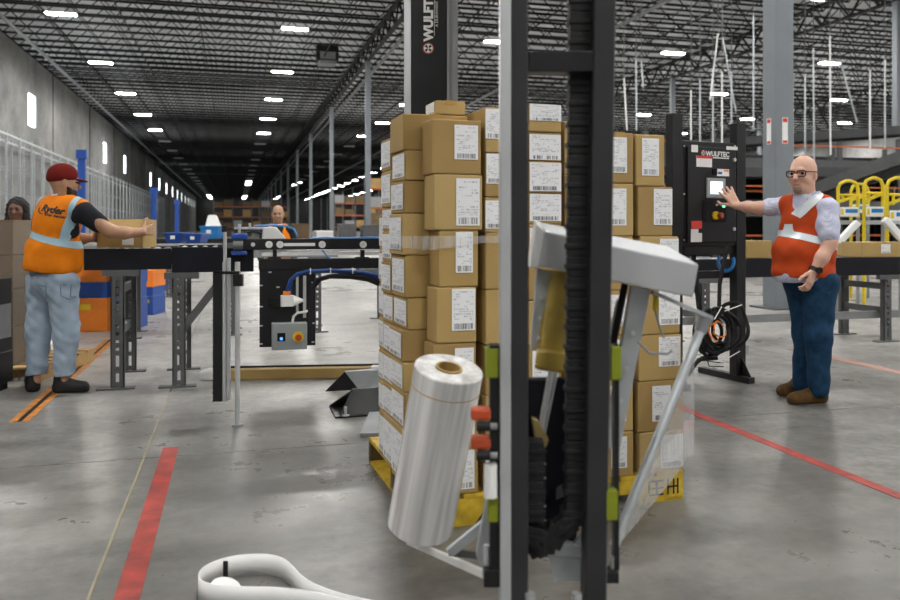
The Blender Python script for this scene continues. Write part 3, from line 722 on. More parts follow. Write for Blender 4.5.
panel(689.5, 221, 700, 228.5, -.022, -.02, M_RED, 'red_notice', door, 0)
panel(689, 229, 696.5, 242, -.022, -.02, M_PAPER, 'notice', door, 0); panel(696.5, 233, 700, 242, -.0215, -.02, M_PAPER, 'notice', door, 0)
for (px, py) in ((732, 160), (731.5, 229)):
    x_, z_ = CP(px, py); MB().cyl((x_, -.02, z_), (x_, -.035, z_), .014, n=16).obj('latch', M_ALU, door, True)
FR = Matrix(((1, 0, 0, 0), (0, 0, -1, 0), (0, 1, 0, 0), (0, 0, 0, 1)))
x_, z_ = CP(701.3, 153.2); logo(door, Matrix.Translation((x_, -.021, z_)) @ FR, .024)
x_, z_ = CP(704, 156); lettering('WULFTEC', .04, Matrix.Translation((x_, -.021, z_)) @ FR, door, bold=.0015)
x_, z_ = CP(710.5, 159); panel(711, 157.3, 727, 159.2, -.0215, -.02, M_WHITE, 'rule', door, 0)
for px in (684, 735):
    for py in (146, 194, 240):
        x_, z_ = CP(px, py); MB().cyl((x_, 0, z_), (x_, -.004, z_), .007, n=10).obj('screw', M_ALU, body)
def post(px0, px1, top, zlow):
    x0_, x1_ = on_line(px0, a, ud), on_line(px1, a, ud)
    dd = depth(a+ud*x0_)
    p = MB().box(x0_, x1_, -.01, .07, zlow, zat(top, dd)).obj('stand_post', M_BLACK, cs, bevel=.004)
    return x0_, x1_
lx = post(671.5, 682, 113, .05); rx = post(735.8, 745, 123, .05)
for xm in ((lx[0]+lx[1])/2, (rx[0]+rx[1])/2):
    f = MB().box(xm-.035, xm+.035, -.12, .45, 0, .05).obj('foot', M_BLACK, cs, bevel=.004)
    MB().prism([(xm, -.11, .05), (xm, -.01, .05), (xm, -.01, .2)], (.008, 0, 0)).obj('gusset', M_BLACK, cs)
MB().box(lx[0], rx[1], .09, .13, .84, .9).obj('cross_bar', M_BLACK, cs)
MB().box(on_line(686, a, ud), on_line(738, a, ud), .02, .1, zb-.07, zb-.0).obj('terminal_strip', M_BLACK, cs)
xs = on_line(697, a, ud); MB().bar((xs+.05, .1, zb-.05), (xs+.12, .1, zat(312, 6.3)), .03, .03).obj('cable_sleeve', M_RUBBER, cs)
MB().box(on_line(744, a, ud), on_line(749, a, ud), 0, .1, zat(357, 6.4), zat(347, 6.4)).obj('junction_box', M_GALV, cs, bevel=.003)
# coiled hose hung on the right post
co = thing('hose_coil', frame(W(717, 330, 6.1)*1., -TH), 'thick coil of black hose and cable hung on the cabinet stand', 'hose')
rng = random.Random(3); kk = 6.1/FP
def loop(cx, cy, rx_, ry_, r, m, name, a0=0, a1=2*math.pi, n=36, dy=0):
    pts = [((cx+rx_*math.cos(a0+(a1-a0)*i/n)+rng.uniform(-.3, .3))*kk, dy+.03*math.sin(2.3*i/n*6), (cy+ry_*math.sin(a0+(a1-a0)*i/n)+rng.uniform(-.3, .3))*kk) for i in range(n+1)]
    return MB().tube(pts, r).obj(name, m, co, True)
for i in range(7): loop(-2+rng.uniform(-4, 4), rng.uniform(-4, 3), 15+rng.uniform(-4, 4), 22+rng.uniform(-5, 4), .014, M_RUBBER, 'hose_loop', rng.uniform(0, 3), rng.uniform(0, 3)+2*math.pi, dy=rng.uniform(-.05, .04))
loop(17, 4, 15, 23, .015, M_RUBBER, 'hose_loop', -1.7, 2.2, dy=.03)
loop(3, 3, 8, 15, .013, M_RUBBER, 'hose_loop', 0, 6.2, dy=-.04)
for i in range(2): loop(-3+i*3, 0+i*2, 7, 10-3*i, .006, M_ORANGE, 'orange_wire', .5+i, 5+i, dy=-.07)
for (p, q) in (((-18, -22), (10, -15)), ((-30, -45), (-5, -24)), ((-30, -40), (0, -28))):
    MB().tube([(p[0]*kk, -.02, p[1]*kk), ((p[0]*.6+q[0]*.4)*kk, -.03, (p[1]*.5+q[1]*.5+5)*kk), (q[0]*kk, 0, q[1]*kk)], .016).obj('hose_tail', M_RUBBER, co, True)
for i in range(4): MB().tube([((-20+2*i)*kk, -.03, (-8-4*i)*kk), ((-16+2*i)*kk, -.05, (-20-5*i)*kk), ((-4+3*i)*kk, -.03, (-24-4*i)*kk)], .004).obj('thin_cable', M_RUBBER, co, True)
for (p, q) in (((-6, 12), (2, 24)), ((4, 20), (22, 26)), ((8, -26), (20, -20))):
    MB().bar((p[0]*kk, -.08, p[1]*kk), (q[0]*kk, -.06, q[1]*kk), .006, .006).obj('cable_tie', M_WHITE, co)
MB().tube([(2*kk, .0, 20*kk), (4*kk, .03, 45*kk), (9*kk, .04, 70*kk), (14*kk, .05, 84*kk)], .016).obj('hose_tail', M_RUBBER, co, True)
cq = W(726, 262, 6.25)
pts = []
for i in range(120):
    aa = i/120*4.4+2.4; q = Vector((math.cos(aa)*8*kk, 0, math.sin(aa)*9*kk)); b_ = i*1.05
    nn = q.normalized(); pts.append(q+nn*(math.cos(b_)*.011)+Vector((0, math.sin(b_)*.011, 0)))
tag(MB().tube(pts, .006, 6).obj('air_hose', M_SKYBLUE, M=frame(cq, -TH)), 'light blue coiled air hose under the cabinet', 'hose')
# ================================================================ CONVEYOR LINE
def conveyor(name, x0, x1, y0, y1, zt, zb, legs, label, m_side=M_NAVYBLK, pitch=.085, rail=False, low=None):
    t = thing(name, Matrix.Translation((x0, y0, 0)), label, 'conveyor')
    L = x1-x0; wd = y1-y0
    for y in (0, wd-.045):
        MB().box(0, L, y, y+.045, zb, zt).obj('side_channel', m_side, t, bevel=.004)
    rm = MB().cyl((0, .045, 0), (0, wd-.045, 0), .026, n=12).mesh('roller', M_LEG, True)
    n = int(L/pitch)
    for i in range(min(n, 120)): link('roller', rm, t, 0, Matrix.Translation((.05+i*pitch, 0, zt-.03)))
    lm = leg_mesh(zb-.02)
    for lx_ in legs:
        for j, y in enumerate((.0, wd-.06)):
            lg = link('leg', lm, t, .003, Matrix.Translation((lx_-x0, y, 0)))
        for z in (zb*.42, zb*.78): MB().box(lx_-x0+.02, lx_-x0+.06, .05, wd-.05, z, z+.07).obj('cross_brace', M_LEG, t, bevel=.003)
        for y in (.0, wd-.06): MB().box(lx_-x0-.1, lx_-x0+.18, y-.03, y+.06, 0, .012).obj('foot_plate', M_LEG, t)
        MB().box(lx_-x0-.06, lx_-x0+.2, -.004, .05, zb-.05, zb).obj('hanger_plate', M_LEG, t)
    if rail: MB().box(-.1, L, .1, .16, .25, .33).obj('lower_rail', M_GREYST, t)
    return t
def leg_mesh(h):
    mb = MB(); g = .012; wd_ = .1
    # punched channel: two flanges and a web broken by holes
    mb.box(0, .038, 0, .012, 0, h); mb.box(wd_-.038, wd_, 0, .012, 0, h)
    mb.box(0, .012, 0, .06, 0, h); mb.box(wd_-.012, wd_, 0, .06, 0, h)
    z = .02; 
    while z < h:
        step = .06 if z > h*.28 else .12
        mb.box(.038, wd_-.038, 0, .012, z, min(h, z+(.04 if step == .06 else .035))); z += step
    for zz in (h*.33, h*.62, h*.97):
        mb.cyl((wd_/2, .0, zz-.02), (wd_/2, -.01, zz-.02), .018, n=10)
    return mb.mesh('leg', M_LEG)
xl0 = -1.12
cA = conveyor('roller_conveyor', xl0, -.485, 6.62, 7.45, 1.09, .925, [-.93], 'left roller conveyor section the man in the red cap pushes a carton along')
cB = conveyor('roller_conveyor', -.475, .145, 6.58, 7.45, 1.1, .90, [-.475], 'roller conveyor section between two punched steel legs and the brush post')
for (p, q) in (((-.1, -.01, .82), (.12, -.01, .72)), ((-.02, .3, .35), (.35, .3, .88))): 
    MB().bar((.02+.0, .02, .38), (.42, .02, .9), .03, .06).obj('diagonal_brace', M_LEG, cB, bevel=.003); break
cC = conveyor('roller_conveyor', 4.3, 11.5, 7.17, 7.86, .93, .735, [6.87, 10.4, 4.6], 'long black roller conveyor behind the man at the cabinet', M_NAVYBLK, .09, True)
# further lines behind
cD = conveyor('roller_conveyor', -2.6, 1.2, 9.6, 10.3, 1.06, .9, [-1.2, -.1, .9], 'grey roller conveyor carrying the blue totes', M_GREYST, .12)
cE = conveyor('roller_conveyor', 1.6, 5.2, 10.2, 10.9, .72, .62, [1.9, 2.5, 3.0, 4.6], 'low roller conveyor on thin legs seen left of the carton stack', M_LEG, .12)
cF = conveyor('roller_conveyor', -1.6, 7.0, 15.2, 16., 1.05, .85, [-1.2, 1., 3., 5.], 'dark far conveyor running across the aisle', M_BLACK, .15)
# ---- infeed frame with the black hanging panel
q = W(258, HY, 6.3); YI = q.y
def IX(px): 
    r = RV*((px-450)/FP)+FV; return r.x*YI/r.y
def ID(px): r = RV*((px-450)/FP)+FV; return YI/r.y
def IZ(px, py): return zat(py, ID(px))
inf = thing('infeed_frame', Matrix.Translation((IX(230), YI, 0)), 'black infeed frame with white guide wheels and a hanging back panel', 'machine'); OX = IX(230)
ix = lambda px: IX(px)-OX
xr_ = ix(445)
MB().box(ix(243), xr_, 0, .05, IZ(250, 250), IZ(250, 239)).obj('upper_rail', M_BLACK, inf, bevel=.003)
for px in (253, 269, 280, 322, 363):
    wv = MB().cyl((ix(px), -.02, IZ(px, 244.5)), (ix(px), -.0, IZ(px, 244.5)), .028 if px != 253 else .016, n=20).obj('guide_wheel', M_WHITE, inf, True)
    MB().cyl((ix(px), -.026, IZ(px, 244.5)), (ix(px), -.02, IZ(px, 244.5)), .009, n=12).obj('wheel_bolt', M_ALU, wv, True)
MB().box(ix(284), ix(315), -.006, 0, IZ(300, 246), IZ(300, 243)).obj('slot_strip', M_WHITE, inf)
MB().box(ix(262), xr_, .03, .12, IZ(320, 255.5), IZ(320, 252)).obj('white_bed', M_WHITE, inf)
MB().box(ix(256), xr_, .1, .7, IZ(320, 251.5), IZ(320, 250)).obj('bed_plate', M_ALU, inf)
MB().box(ix(259), xr_, -.01, .1, IZ(320, 269), IZ(320, 258.5)).obj('lower_rail', M_BLACK, inf, bevel=.003)
for px in (275, 363): MB().box(ix(px-2), ix(px+2), .02, .06, IZ(px, 259), IZ(px, 250)).box(ix(px-7), ix(px+6), .0, .08, IZ(px, 259), IZ(px, 257)).obj('riser', M_BLACK, inf)
z0, z1 = IZ(285, 346.5), IZ(285, 268)
bp = MB().box(ix(259.5), ix(315.5), .0, .012, z0, z1).obj('back_panel', M_BLACK, inf, bevel=.004)
MB().box(ix(296), ix(298.5), -.004, 0, IZ(285, 312), IZ(285, 276)).box(ix(303), ix(306), -.02, 0, IZ(285, 318), IZ(285, 276)).obj('cable_clip', M_ALU, bp)
for (px, py) in ((261, 285), (261, 306), (261, 325), (261, 343), (313, 283), (313, 324), (313, 343), (270, 272), (278, 287)):
    MB().box(ix(px)-.012, ix(px)+.012, -.004, 0, IZ(285, py)-.005, IZ(285, py)+.005).obj('screw', M_ALU, bp)
MB().box(ix(268), ix(280), -.03, 0, IZ(285, 305), IZ(285, 298)).obj('terminal_block', M_GLASSBLK, bp, bevel=.003)
vl = MB().box(ix(280.5), ix(293), -.06, 0, IZ(285, 306), IZ(285, 295)).cyl((ix(293), -.03, IZ(285, 300.5)), (ix(303), -.03, IZ(285, 300.5)), .045, .01, 16).obj('white_valve', M_WHITE, bp, bevel=.003)
MB().box(ix(283), ix(290), -.05, -.005, IZ(285, 295), IZ(285, 291)).obj('orange_fitting', M_ORANGE, vl)
gb = MB().box(ix(271.5), ix(306), -.11, -.0, IZ(285, 348), IZ(285, 322)).obj('switch_box', M_BOXGREY, inf, bevel=.004)
MB().box(ix(276.5), ix(284.5), -.118, -.11, IZ(285, 339), IZ(285, 331)).obj('rocker_switch', M_GLASSBLK, gb)
MB().cyl((ix(280.5), -.118, IZ(285, 336.5)), (ix(280.5), -.122, IZ(285, 336.5)), .012, n=16).obj('blue_lamp', M_BLUEL, gb, True)
e = MB().cyl((ix(297), -.11, IZ(285, 335.5)), (ix(297), -.125, IZ(285, 335.5)), .042, n=24).obj('emergency_stop_collar', M_YELLOW, gb, True)
MB().cyl((ix(297), -.125, IZ(285, 335.5)), (ix(297), -.16, IZ(285, 335.5)), .026, n=20).obj('emergency_stop_button', M_REDOR, gb, True)
MB().tube([(ix(292), -.05, IZ(285, 322)), (ix(293), -.05, IZ(285, 316)), (ix(297), -.05, IZ(285, 312.5)), (ix(306), -.03, IZ(285, 312)), (ix(310), -.01, IZ(285, 308))], .01).obj('white_cable', M_WHITE, inf, True)
MB().box(ix(274), ix(276), -.0, .02, z1, z1+.02).obj('hanger', M_BLACK, inf)
def cable(name, pts, r, m, dy=0): return MB().tube([(ix(x), dy, IZ(320, y)) for x, y in pts], r).obj(name, m, inf, True)
for i in range(3): cable('blue_cable', [(287+i*1.6, 296), (287+i*1.5, 288), (290+i, 279), (297, 273+i*.8), (308, 270.6+i*.8), (330, 270+i*.9), (350, 271+i), (365, 273+i), (380, 277+i*2), (392, 286)], .012, M_BLUECABLE, -.03+.012*i)
for i in range(4): cable('black_cable', [(308+i*1.5, 340), (308+i*1.4, 300), (310+i*1.3, 288), (317+i, 279+i*.4), (330, 275.5+i*.6), (350, 275+i), (368, 278+i), (385, 284+i*1.5), (396, 292)], .014, M_RUBBER, -.02+.01*i)
for px in (310, 330, 352): MB().box(ix(px)-.004, ix(px)+.004, -.05, 0, IZ(320, 274), IZ(320, 268)).obj('cable_tie', M_WHITE, inf)
cable('blue_cable', [(312, 238.5), (325, 237.6), (345, 238.2), (365, 237.6), (390, 238.3)], .007, M_SKYBLUE, .02)
cable('blue_cable', [(322, 250), (327, 256), (331, 259)], .006, M_SKYBLUE, -.01)
MB().hexa([(ix(263), .1, IZ(263, 239)), (ix(287), .1, IZ(263, 239)), (ix(287), .3, IZ(263, 239)), (ix(263), .3, IZ(263, 239)), (ix(264), .1, IZ(263, 227)), (ix(277), .1, IZ(263, 227)), (ix(277), .3, IZ(263, 227)), (ix(264), .3, IZ(263, 227))]).obj('white_bracket', M_WHITE, inf, bevel=.004)
MB().box(ix(234), ix(264), .12, .2, IZ(250, 229.5), IZ(250, 227)).box(ix(238), ix(241), .1, .2, IZ(250, 239), IZ(250, 224)).box(ix(249), ix(251.5), .1, .2, IZ(250, 229), IZ(250, 223)).obj('air_cylinder', M_ALU, inf, bevel=.003)
cable('light_blue_hose', [(255, 226), (275, 225), (288, 226), (295, 229), (299, 236)], .008, M_SKYBLUE, .15)
cable('black_hose', [(242, 235), (252, 231), (262, 233)], .012, M_RUBBER, .1)
MB().box(ix(231), ix(248), -.03, .06, IZ(240, 239), IZ(240, 233.5)).obj('blue_clamp', M_BLUE, inf, bevel=.01)
MB().box(ix(231), ix(247), -.03, .06, IZ(240, 255), IZ(240, 251)).obj('blue_clamp', M_BLUE, inf, bevel=.01)
MB().cyl((ix(233), -.02, IZ(236, 245.5)), (ix(243), -.02, IZ(236, 245.5)), .036, n=16).box(ix(222), ix(234), -.03, .02, IZ(236, 248), IZ(236, 243)).obj('pivot', M_LEG, inf, True)
for x in (xr_-.06, ): 
    for y in (.1, .6): MB().box(x, x+.06, y, y+.06, 0, IZ(320, 252)).obj('leg', M_BLACK, inf)
# ---- white post with the hanging brush
pb = G(237.5, 426); dpb = depth(pb); kp = dpb/FP
bpst = thing('brush_post', frame(pb, -TH), 'slim white floor post beside a hanging black brush strip', 'post')
xx = lambda px: (px-237.5)*kp
MB().cyl((0, 0, 0), (0, 0, zat(262, dpb)), .0165, n=16).obj('white_pole', M_ALU, bpst, True)
MB().cyl((0, 0, 0), (0, 0, .012), .035, n=16).obj('foot', M_GREYST, bpst, True)
MB().box(xx(214), xx(222.5), -.02, .02, zat(401, dpb), zat(271, dpb)).obj('brush', M_RUBBER, bpst)
mb = MB()
for i in range(150):
    z = zat(401, dpb)+(zat(271, dpb)-zat(401, dpb))*i/150; mb.bar((xx(214), 0, z), (xx(213)-.004*random.random(), random.uniform(-.01, .01), z-.006), .002, .003)
o = mb.obj('bristles', M_RUBBER, bpst); o['kind'] = 'stuff'
MB().box(xx(223), xx(226.3), -.015, .015, zat(402, dpb), zat(262, dpb)).obj('silver_strip', M_ALU, bpst, bevel=.002)
MB().box(xx(227), xx(230), -.01, .02, zat(400, dpb), zat(258, dpb)).obj('silver_strip', M_GALV, bpst, bevel=.002)
MB().cyl((xx(225), 0, zat(262, dpb)), (xx(225), 0, zat(231, dpb)), .011, n=12).obj('upper_rod', M_ALU, bpst, True)
MB().box(xx(214), xx(240), -.02, .02, zat(274, dpb), zat(271, dpb)).box(xx(234), xx(243), -.03, .02, zat(286, dpb), zat(274, dpb)).obj('bracket', M_BLACK, bpst, bevel=.003)
MB().cyl((xx(224.5), 0, zat(232, dpb)), (xx(224.5), 0, zat(226, dpb)), .018, n=12).obj('sensor', M_RUBBER, bpst, True)
# ---- floor pieces in front of it
gA = G(325, 391.5); gB = G(338, 418)
for (g, wd, hh_, lab, ln) in ((gA, .26, .145, 'dark floor guide with a triangular end, further from the viewer', 1.6),):
    t = thing('floor_guide', frame(g, 0), lab, 'floor guide')
    n_ = (0, 0, 1)
    MB().hexa([(0, 0, 0), (.0, .02, 0), (0, .02, 0), (0, 0, 0), (0, 0, 0), (0, .02, 0), (0, .02, 0), (0, 0, 0)]) if False else None
    # the end triangle faces the viewer's left; bent sheet runs off to the right
    MB().prism([(0, 0, 0), (wd, 0, 0), (wd*.58, 0, hh_)], (0, .006, 0)).obj('end_plate', M_BLACK, t)
    MB().prism([(wd, 0, 0), (wd*.58, 0, hh_), (wd*.58, .008, hh_+.004), (wd, .008, .004)], (ln, .35, 0)).obj('sloping_sheet', M_GALV, t)
    MB().prism([(wd*.58, .0, hh_), (wd, .0, 0), (wd, .01, 0), (wd*.58, .01, hh_)], (ln, 0, 0)).obj('front_sheet', M_GALV, t)
t = thing('floor_guide', frame(gB, 0), 'dark floor guide with bolted base plate beside the pallet', 'floor guide')
dB = depth(gB); kB = dB/FP
MB().box(-.02, 1.2, -.01, .34, 0, .012).obj('base_plate', M_BLACK, t)
MB().hexa([(.015, 0, .012), (1.2, 0, .012), (1.2, .02, .012), (.015, .02, .012), (.11, .1, .165), (1.2, .1, .165), (1.2, .13, .165), (.11, .13, .165)]).obj('front_sheet', M_BLACK, t, bevel=.002)
MB().hexa([(.11, .1, .16), (1.2, .1, .16), (1.2, .12, .16), (.11, .12, .16), (-.02, .32, .012), (1.2, .32, .012), (1.2, .34, .012), (-.02, .34, .012)]).obj('rear_sheet', M_LEG, t)
MB().cyl((.05, -.0, .012), (.05, -.0, .07), .01, n=12).cyl((.05, 0, .012), (.05, 0, .02), .025, n=12).obj('bolt', M_ALU, t, True)
g0 = G(197, 381); g1 = G(385, 377.5)
ang = math.atan2(g1.y-g0.y, g1.x-g0.x); Lb = (g1-g0).length
t = thing('wrapped_beam', frame(g0, ang), 'long brown cardboard-wrapped beam lying on the floor with plastic ends', 'beam')
MB().box(.12, Lb-.1, 0, .1, 0, .085).obj('brown_wrap', M_CARD[1], t, bevel=.008)
MB().box(.1, Lb+.3, .1, .13, .0, .098).obj('black_edge', M_BLACK, t)
MB().hexa([(0, .01, 0), (.14, -.008, 0), (.14, .11, 0), (.02, .1, 0), (.0, .02, .07), (.14, -.006, .1), (.14, .11, .1), (.03, .09, .09)]).obj('plastic_end', M_WHITE, t, bevel=.02)
MB().box(Lb-.12, Lb+.05, -.006, .106, 0, .092).obj('plastic_end', M_WHITE, t, bevel=.02)
# white strap loop on the floor in the foreground
fg = G(250, 603); MS = frame(fg, -TH); kf = depth(fg)/FP
st = thing('strap_loop', MS, 'loop of white plastic strapping standing on the floor in the foreground', 'strap')
out = [(130, -31), (95, -20), (66, -6), (48, 8), (34, 24), (20, 37), (0, 44), (-28, 42), (-48, 32), (-56, 18), (-50, 2), (-30, -6), (0, -9), (30, -10), (62, -15), (95, -25), (130, -36)]
def smooth(pts, n=6):
    r = []
    for i in range(len(pts)-1):
        p0 = pts[max(i-1, 0)]; p1 = pts[i]; p2 = pts[i+1]; p3 = pts[min(i+2, len(pts)-1)]
        for j in range(n):
            t_ = j/n; r.append(tuple(.5*((2*p1[c])+(-p0[c]+p2[c])*t_+(2*p0[c]-5*p1[c]+4*p2[c]-p3[c])*t_*t_+(-p0[c]+3*p1[c]-3*p2[c]+p3[c])*t_**3) for c in range(len(p1))))
    r.append(pts[-1]); return r
sp = smooth(out); mb = MB(); vs_ = []
for (x, y) in sp: vs_ += [(x*kf, y*kf*1.45, .002), (x*kf, y*kf*1.45, .075)]
mb.add(vs_, [(2*i, 2*i+2, 2*i+3, 2*i+1) for i in range(len(sp)-1)])
so = mb.obj('strap', M_WHITE, st, True); s_ = so.modifiers.new('thick', 'SOLIDIFY'); s_.thickness = .005
MB().cyl((-38*kf, 14*kf, .03), (-36*kf, 14*kf, .036), .0, n=4).cyl((-30*kf, 20*kf, .02), (-29.6*kf, 19.8*kf, .024), .052, n=32).obj('white_disc', M_WHITE, st, True)
MB().box(-41*kf, -36*kf, 36.5*kf*1.45-.012, 36.5*kf*1.45-.008, .01, .07).obj('black_print', M_RUBBER, st)
MB().box(66*kf, 71*kf, -19.5*kf*1.45-.004, -19.2*kf*1.45, .02, .05).obj('blue_print', M_BLUE, st)
# ================================================================ LEFT BACKGROUND
def loose(px0, px1, py0, py1, d, dep, label, cat, m, group=None, name='cardboard_box', stand=None, frac=None, tape=True):
    p = W(px0, HY, d); p.z = zat(py1, d) if stand is None else stand
    return carton(frame(p, -TH), (px1-px0)*d/FP, dep, zat(py0, d)-p.z, label, group, frac, None, tape, m, cat=cat)
# stack of shrink-wrapped cartons on a pallet at the left edge; shadow put into their brown
pe = W(-41, HY, 6.45); pe.z = 0
t = thing('pallet', frame(pe, -TH), 'wooden pallet under the brown cartons at the left edge', 'pallet')
for i in range(6): MB().box(0, .64, i*.18, i*.18+.12, .1, .12).obj('deck_board', M_WOOD, t, bevel=.003)
for x in (0, .28, .56): MB().box(x, x+.08, 0, 1.02, 0, .1).obj('stringer', M_WOOD, t)
zs = [.121, .44, .75, 1.03, 1.32]
for i in range(4):
    loose(-26, 25-(i % 2), 0, 0, 6.5, .45, ('bottom', 'second lowest', 'third', 'top')[i]+' brown carton of the wrapped stack at the left edge', 'box', M_DARKCARD if i < 2 else M_CARD[3], 'cartons at the left edge', stand=zs[i], frac=None) if False else \
    carton(frame(Vector((*(W(-37, HY, 6.5)).xy, zs[i])), -TH), 50*6.5/FP, .45, zs[i+1]-zs[i]-.002, ('bottom', 'second lowest', 'third', 'top')[i]+' brown carton of the wrapped stack at the left edge', 'cartons at the left edge', None, None, True, M_DARKCARD)
    carton(frame(Vector((*(W(-37, HY, 6.97)).xy, zs[i])), -TH), 50*6.5/FP, .45, zs[i+1]-zs[i]-.002, ('bottom', 'second lowest', 'third', 'top')[i]+' brown carton in the rear of the wrapped stack at the left edge', 'cartons at the left edge', None, None, True, M_DARKCARD)
wp = W(-38, HY, 6.485); wp.z = .13
tag(MB().box(0, 52.3*6.5/FP, 0, .004, 0, 1.17).box(52.2*6.5/FP, 52.4*6.5/FP, 0, .93, 0, 1.17).obj('film_wrap', M_FILM3, M=frame(wp, -TH)), 'clear film wrapped round the brown cartons at the left edge', 'film')
bk = W(-52, HY, 5.75); bk.z = 0
t = thing('battery_unit', frame(bk, -TH), 'low black machine corner cut off by the left edge', 'machine')
MB().box(0, .2, 0, .5, .05, .3).obj('base', M_BLACK, t, bevel=.01)
MB().box(0, .185, .02, .5, .3, .84).obj('body', M_GREYST, t, bevel=.01)
MB().box(.0, .187, .015, .5, .66, .86).obj('lid', M_BLACK, t, bevel=.004)
MB().box(.0, .19, .012, .5, .3, .4).obj('bumper', M_BLACK, t, bevel=.004)
MB().box(.15, .18, .012, .02, .47, .55).obj('red_sticker', M_RED, t)
MB().box(.02, .18, .05, .45, 0, .05).obj('wheel_block', M_RUBBER, t)
# blue and orange floor bins beyond the conveyor
def bin_(px0, px1, py0, py1, dep, mats, label, d=None):
    d = d or FP*CH/(py1-HY); p = W(px0, HY, d); p.z = 0; sx = (px1-px0)*d/FP; h = zat(py0, d)
    t = thing('floor_bin', frame(p, -TH), label, 'bin')
    lo, mid, hi = mats
    MB().box(0, sx, 0, dep, .0, h*.42).obj('lower_body', lo, t, bevel=.01)
    MB().box(.01, sx-.01, .02, dep-.02, h*.42, h*.62).obj('waist', mid, t)
    MB().box(0, sx, 0, dep, h*.62, h).obj('upper_body', hi, t, bevel=.01)
    MB().box(sx*.35, sx*.65, -.004, 0, h*.27, h*.34).obj('yellow_sticker', M_YELLOW, t)
    return t
bin_(60, 107, 252, 332, .9, (M_ORANGE, M_BLUE, M_ORANGE), 'orange and blue floor bin behind the man in the red cap', 9.6)
b2 = bin_(108, 134, 256, 331, .45, (M_BLUE, M_BLUE, M_BLUE), 'blue floor bin behind the first conveyor leg', 9.75)
bin_(142, 153, 270, 316, .5, (M_BLUE, M_BLUE, M_ORANGE), 'narrow bin of blue base and orange top right of the blue bin', 11.4)
bin_(150, 160, 268, 290, .6, (M_BLUE, M_BLUE, M_ORANGE), 'small far orange and blue bin between the conveyor legs', 15.5)
# totes and things on the rear line
def tote(px0, px1, py0, py1, d, dep, m, label, zbase=None):
    p = W(px0, HY, d); sx = (px1-px0)*d/FP; z0_ = zat(py1, d) if zbase is None else zbase; p.z = z0_; h = zat(py0, d)-z0_
    t = thing('plastic_tote', frame(p, -TH), label, 'tote', 'plastic totes on the rear conveyor')
    mb = MB(); b_ = .02
    mb.hexa([(b_, b_, 0), (sx-b_, b_, 0), (sx-b_, dep-b_, 0), (b_, dep-b_, 0), (0, 0, h*.85), (sx, 0, h*.85), (sx, dep, h*.85), (0, dep, h*.85)])
    mb.obj('tub', m, t, bevel=.01); MB().box(-.012, sx+.012, -.012, dep+.012, h*.85, h).obj('rim', m, t, bevel=.006)
    MB().box(sx*.35, sx*.6, -.004, .004, h*.35, h*.7).obj('paper_tag', M_PAPER, t)
    return t
tote(164, 182, 232.5, 239.5, 10.1, .35, M_BLUE, 'blue plastic tote left of the pair on the rear conveyor', 1.062)
tote(184.5, 201, 233.5, 239.5, 10.1, .35, M_BLUE, 'blue plastic tote right of the pair on the rear conveyor', 1.062)
tote(200, 218, 226, 236, 14.65, .45, M_SKYBLUE, 'light blue open tote on the far conveyor by the white hood', 1.053)
tote(148, 159, 239, 243, 8., .3, M_WHITE, 'white tray on the conveyor beyond the carton held by the man', 1.1) if False else None
# carton pushed along by the man at the left
p = W(97, HY, 6.3); p.z = 1.092
cb = thing('cardboard_box', frame(p, -TH+.05), 'open brown carton gripped by the man in the red cap', 'box')
s = 6.3/FP; sx, sy, sz = 45*s, .34, 28.5*s
mb = MB(); th = .006
mb.box(0, sx, 0, th, 0, sz).box(0, sx, sy-th, sy, 0, sz).box(0, th, th, sy-th, 0, sz).box(sx-th, sx, th, sy-th, 0, sz).box(th, sx-th, th, sy-th, 0, th)
mb.obj('carton', M_CARD[1], cb, bevel=.002)
MB().hexa([(0, 0, sz), (sx, 0, sz), (sx, .006, sz), (0, .006, sz), (.01, -.05, sz-.09), (sx-.01, -.05, sz-.09), (sx-.01, -.044, sz-.09), (.01, -.044, sz-.09)]).obj('flap', M_CARD[0], cb)
MB().box(sx*.55, sx*.8, -.003, 0, sz*.1, sz*.35).obj('paper_label', M_PAPER, cb)
# white hood far down the aisle
hd = W(212, HY, 30.); hd.z = 0
t = thing('white_hood', frame(hd, 0), 'pale white machine hood far down the aisle', 'machine')
MB().hexa([(-.3, 0, 1.1), (.4, 0, 1.1), (.4, 1, 1.1), (-.3, 1, 1.1), (-.15, .2, 1.75), (.15, .2, 1.75), (.15, 1, 1.75), (-.15, 1, 1.75)]).obj('hood', M_WHITE, t, bevel=.05)
MB().box(-.28, .35, .05, .95, 0, 1.1).obj('base', M_GREYST, t)
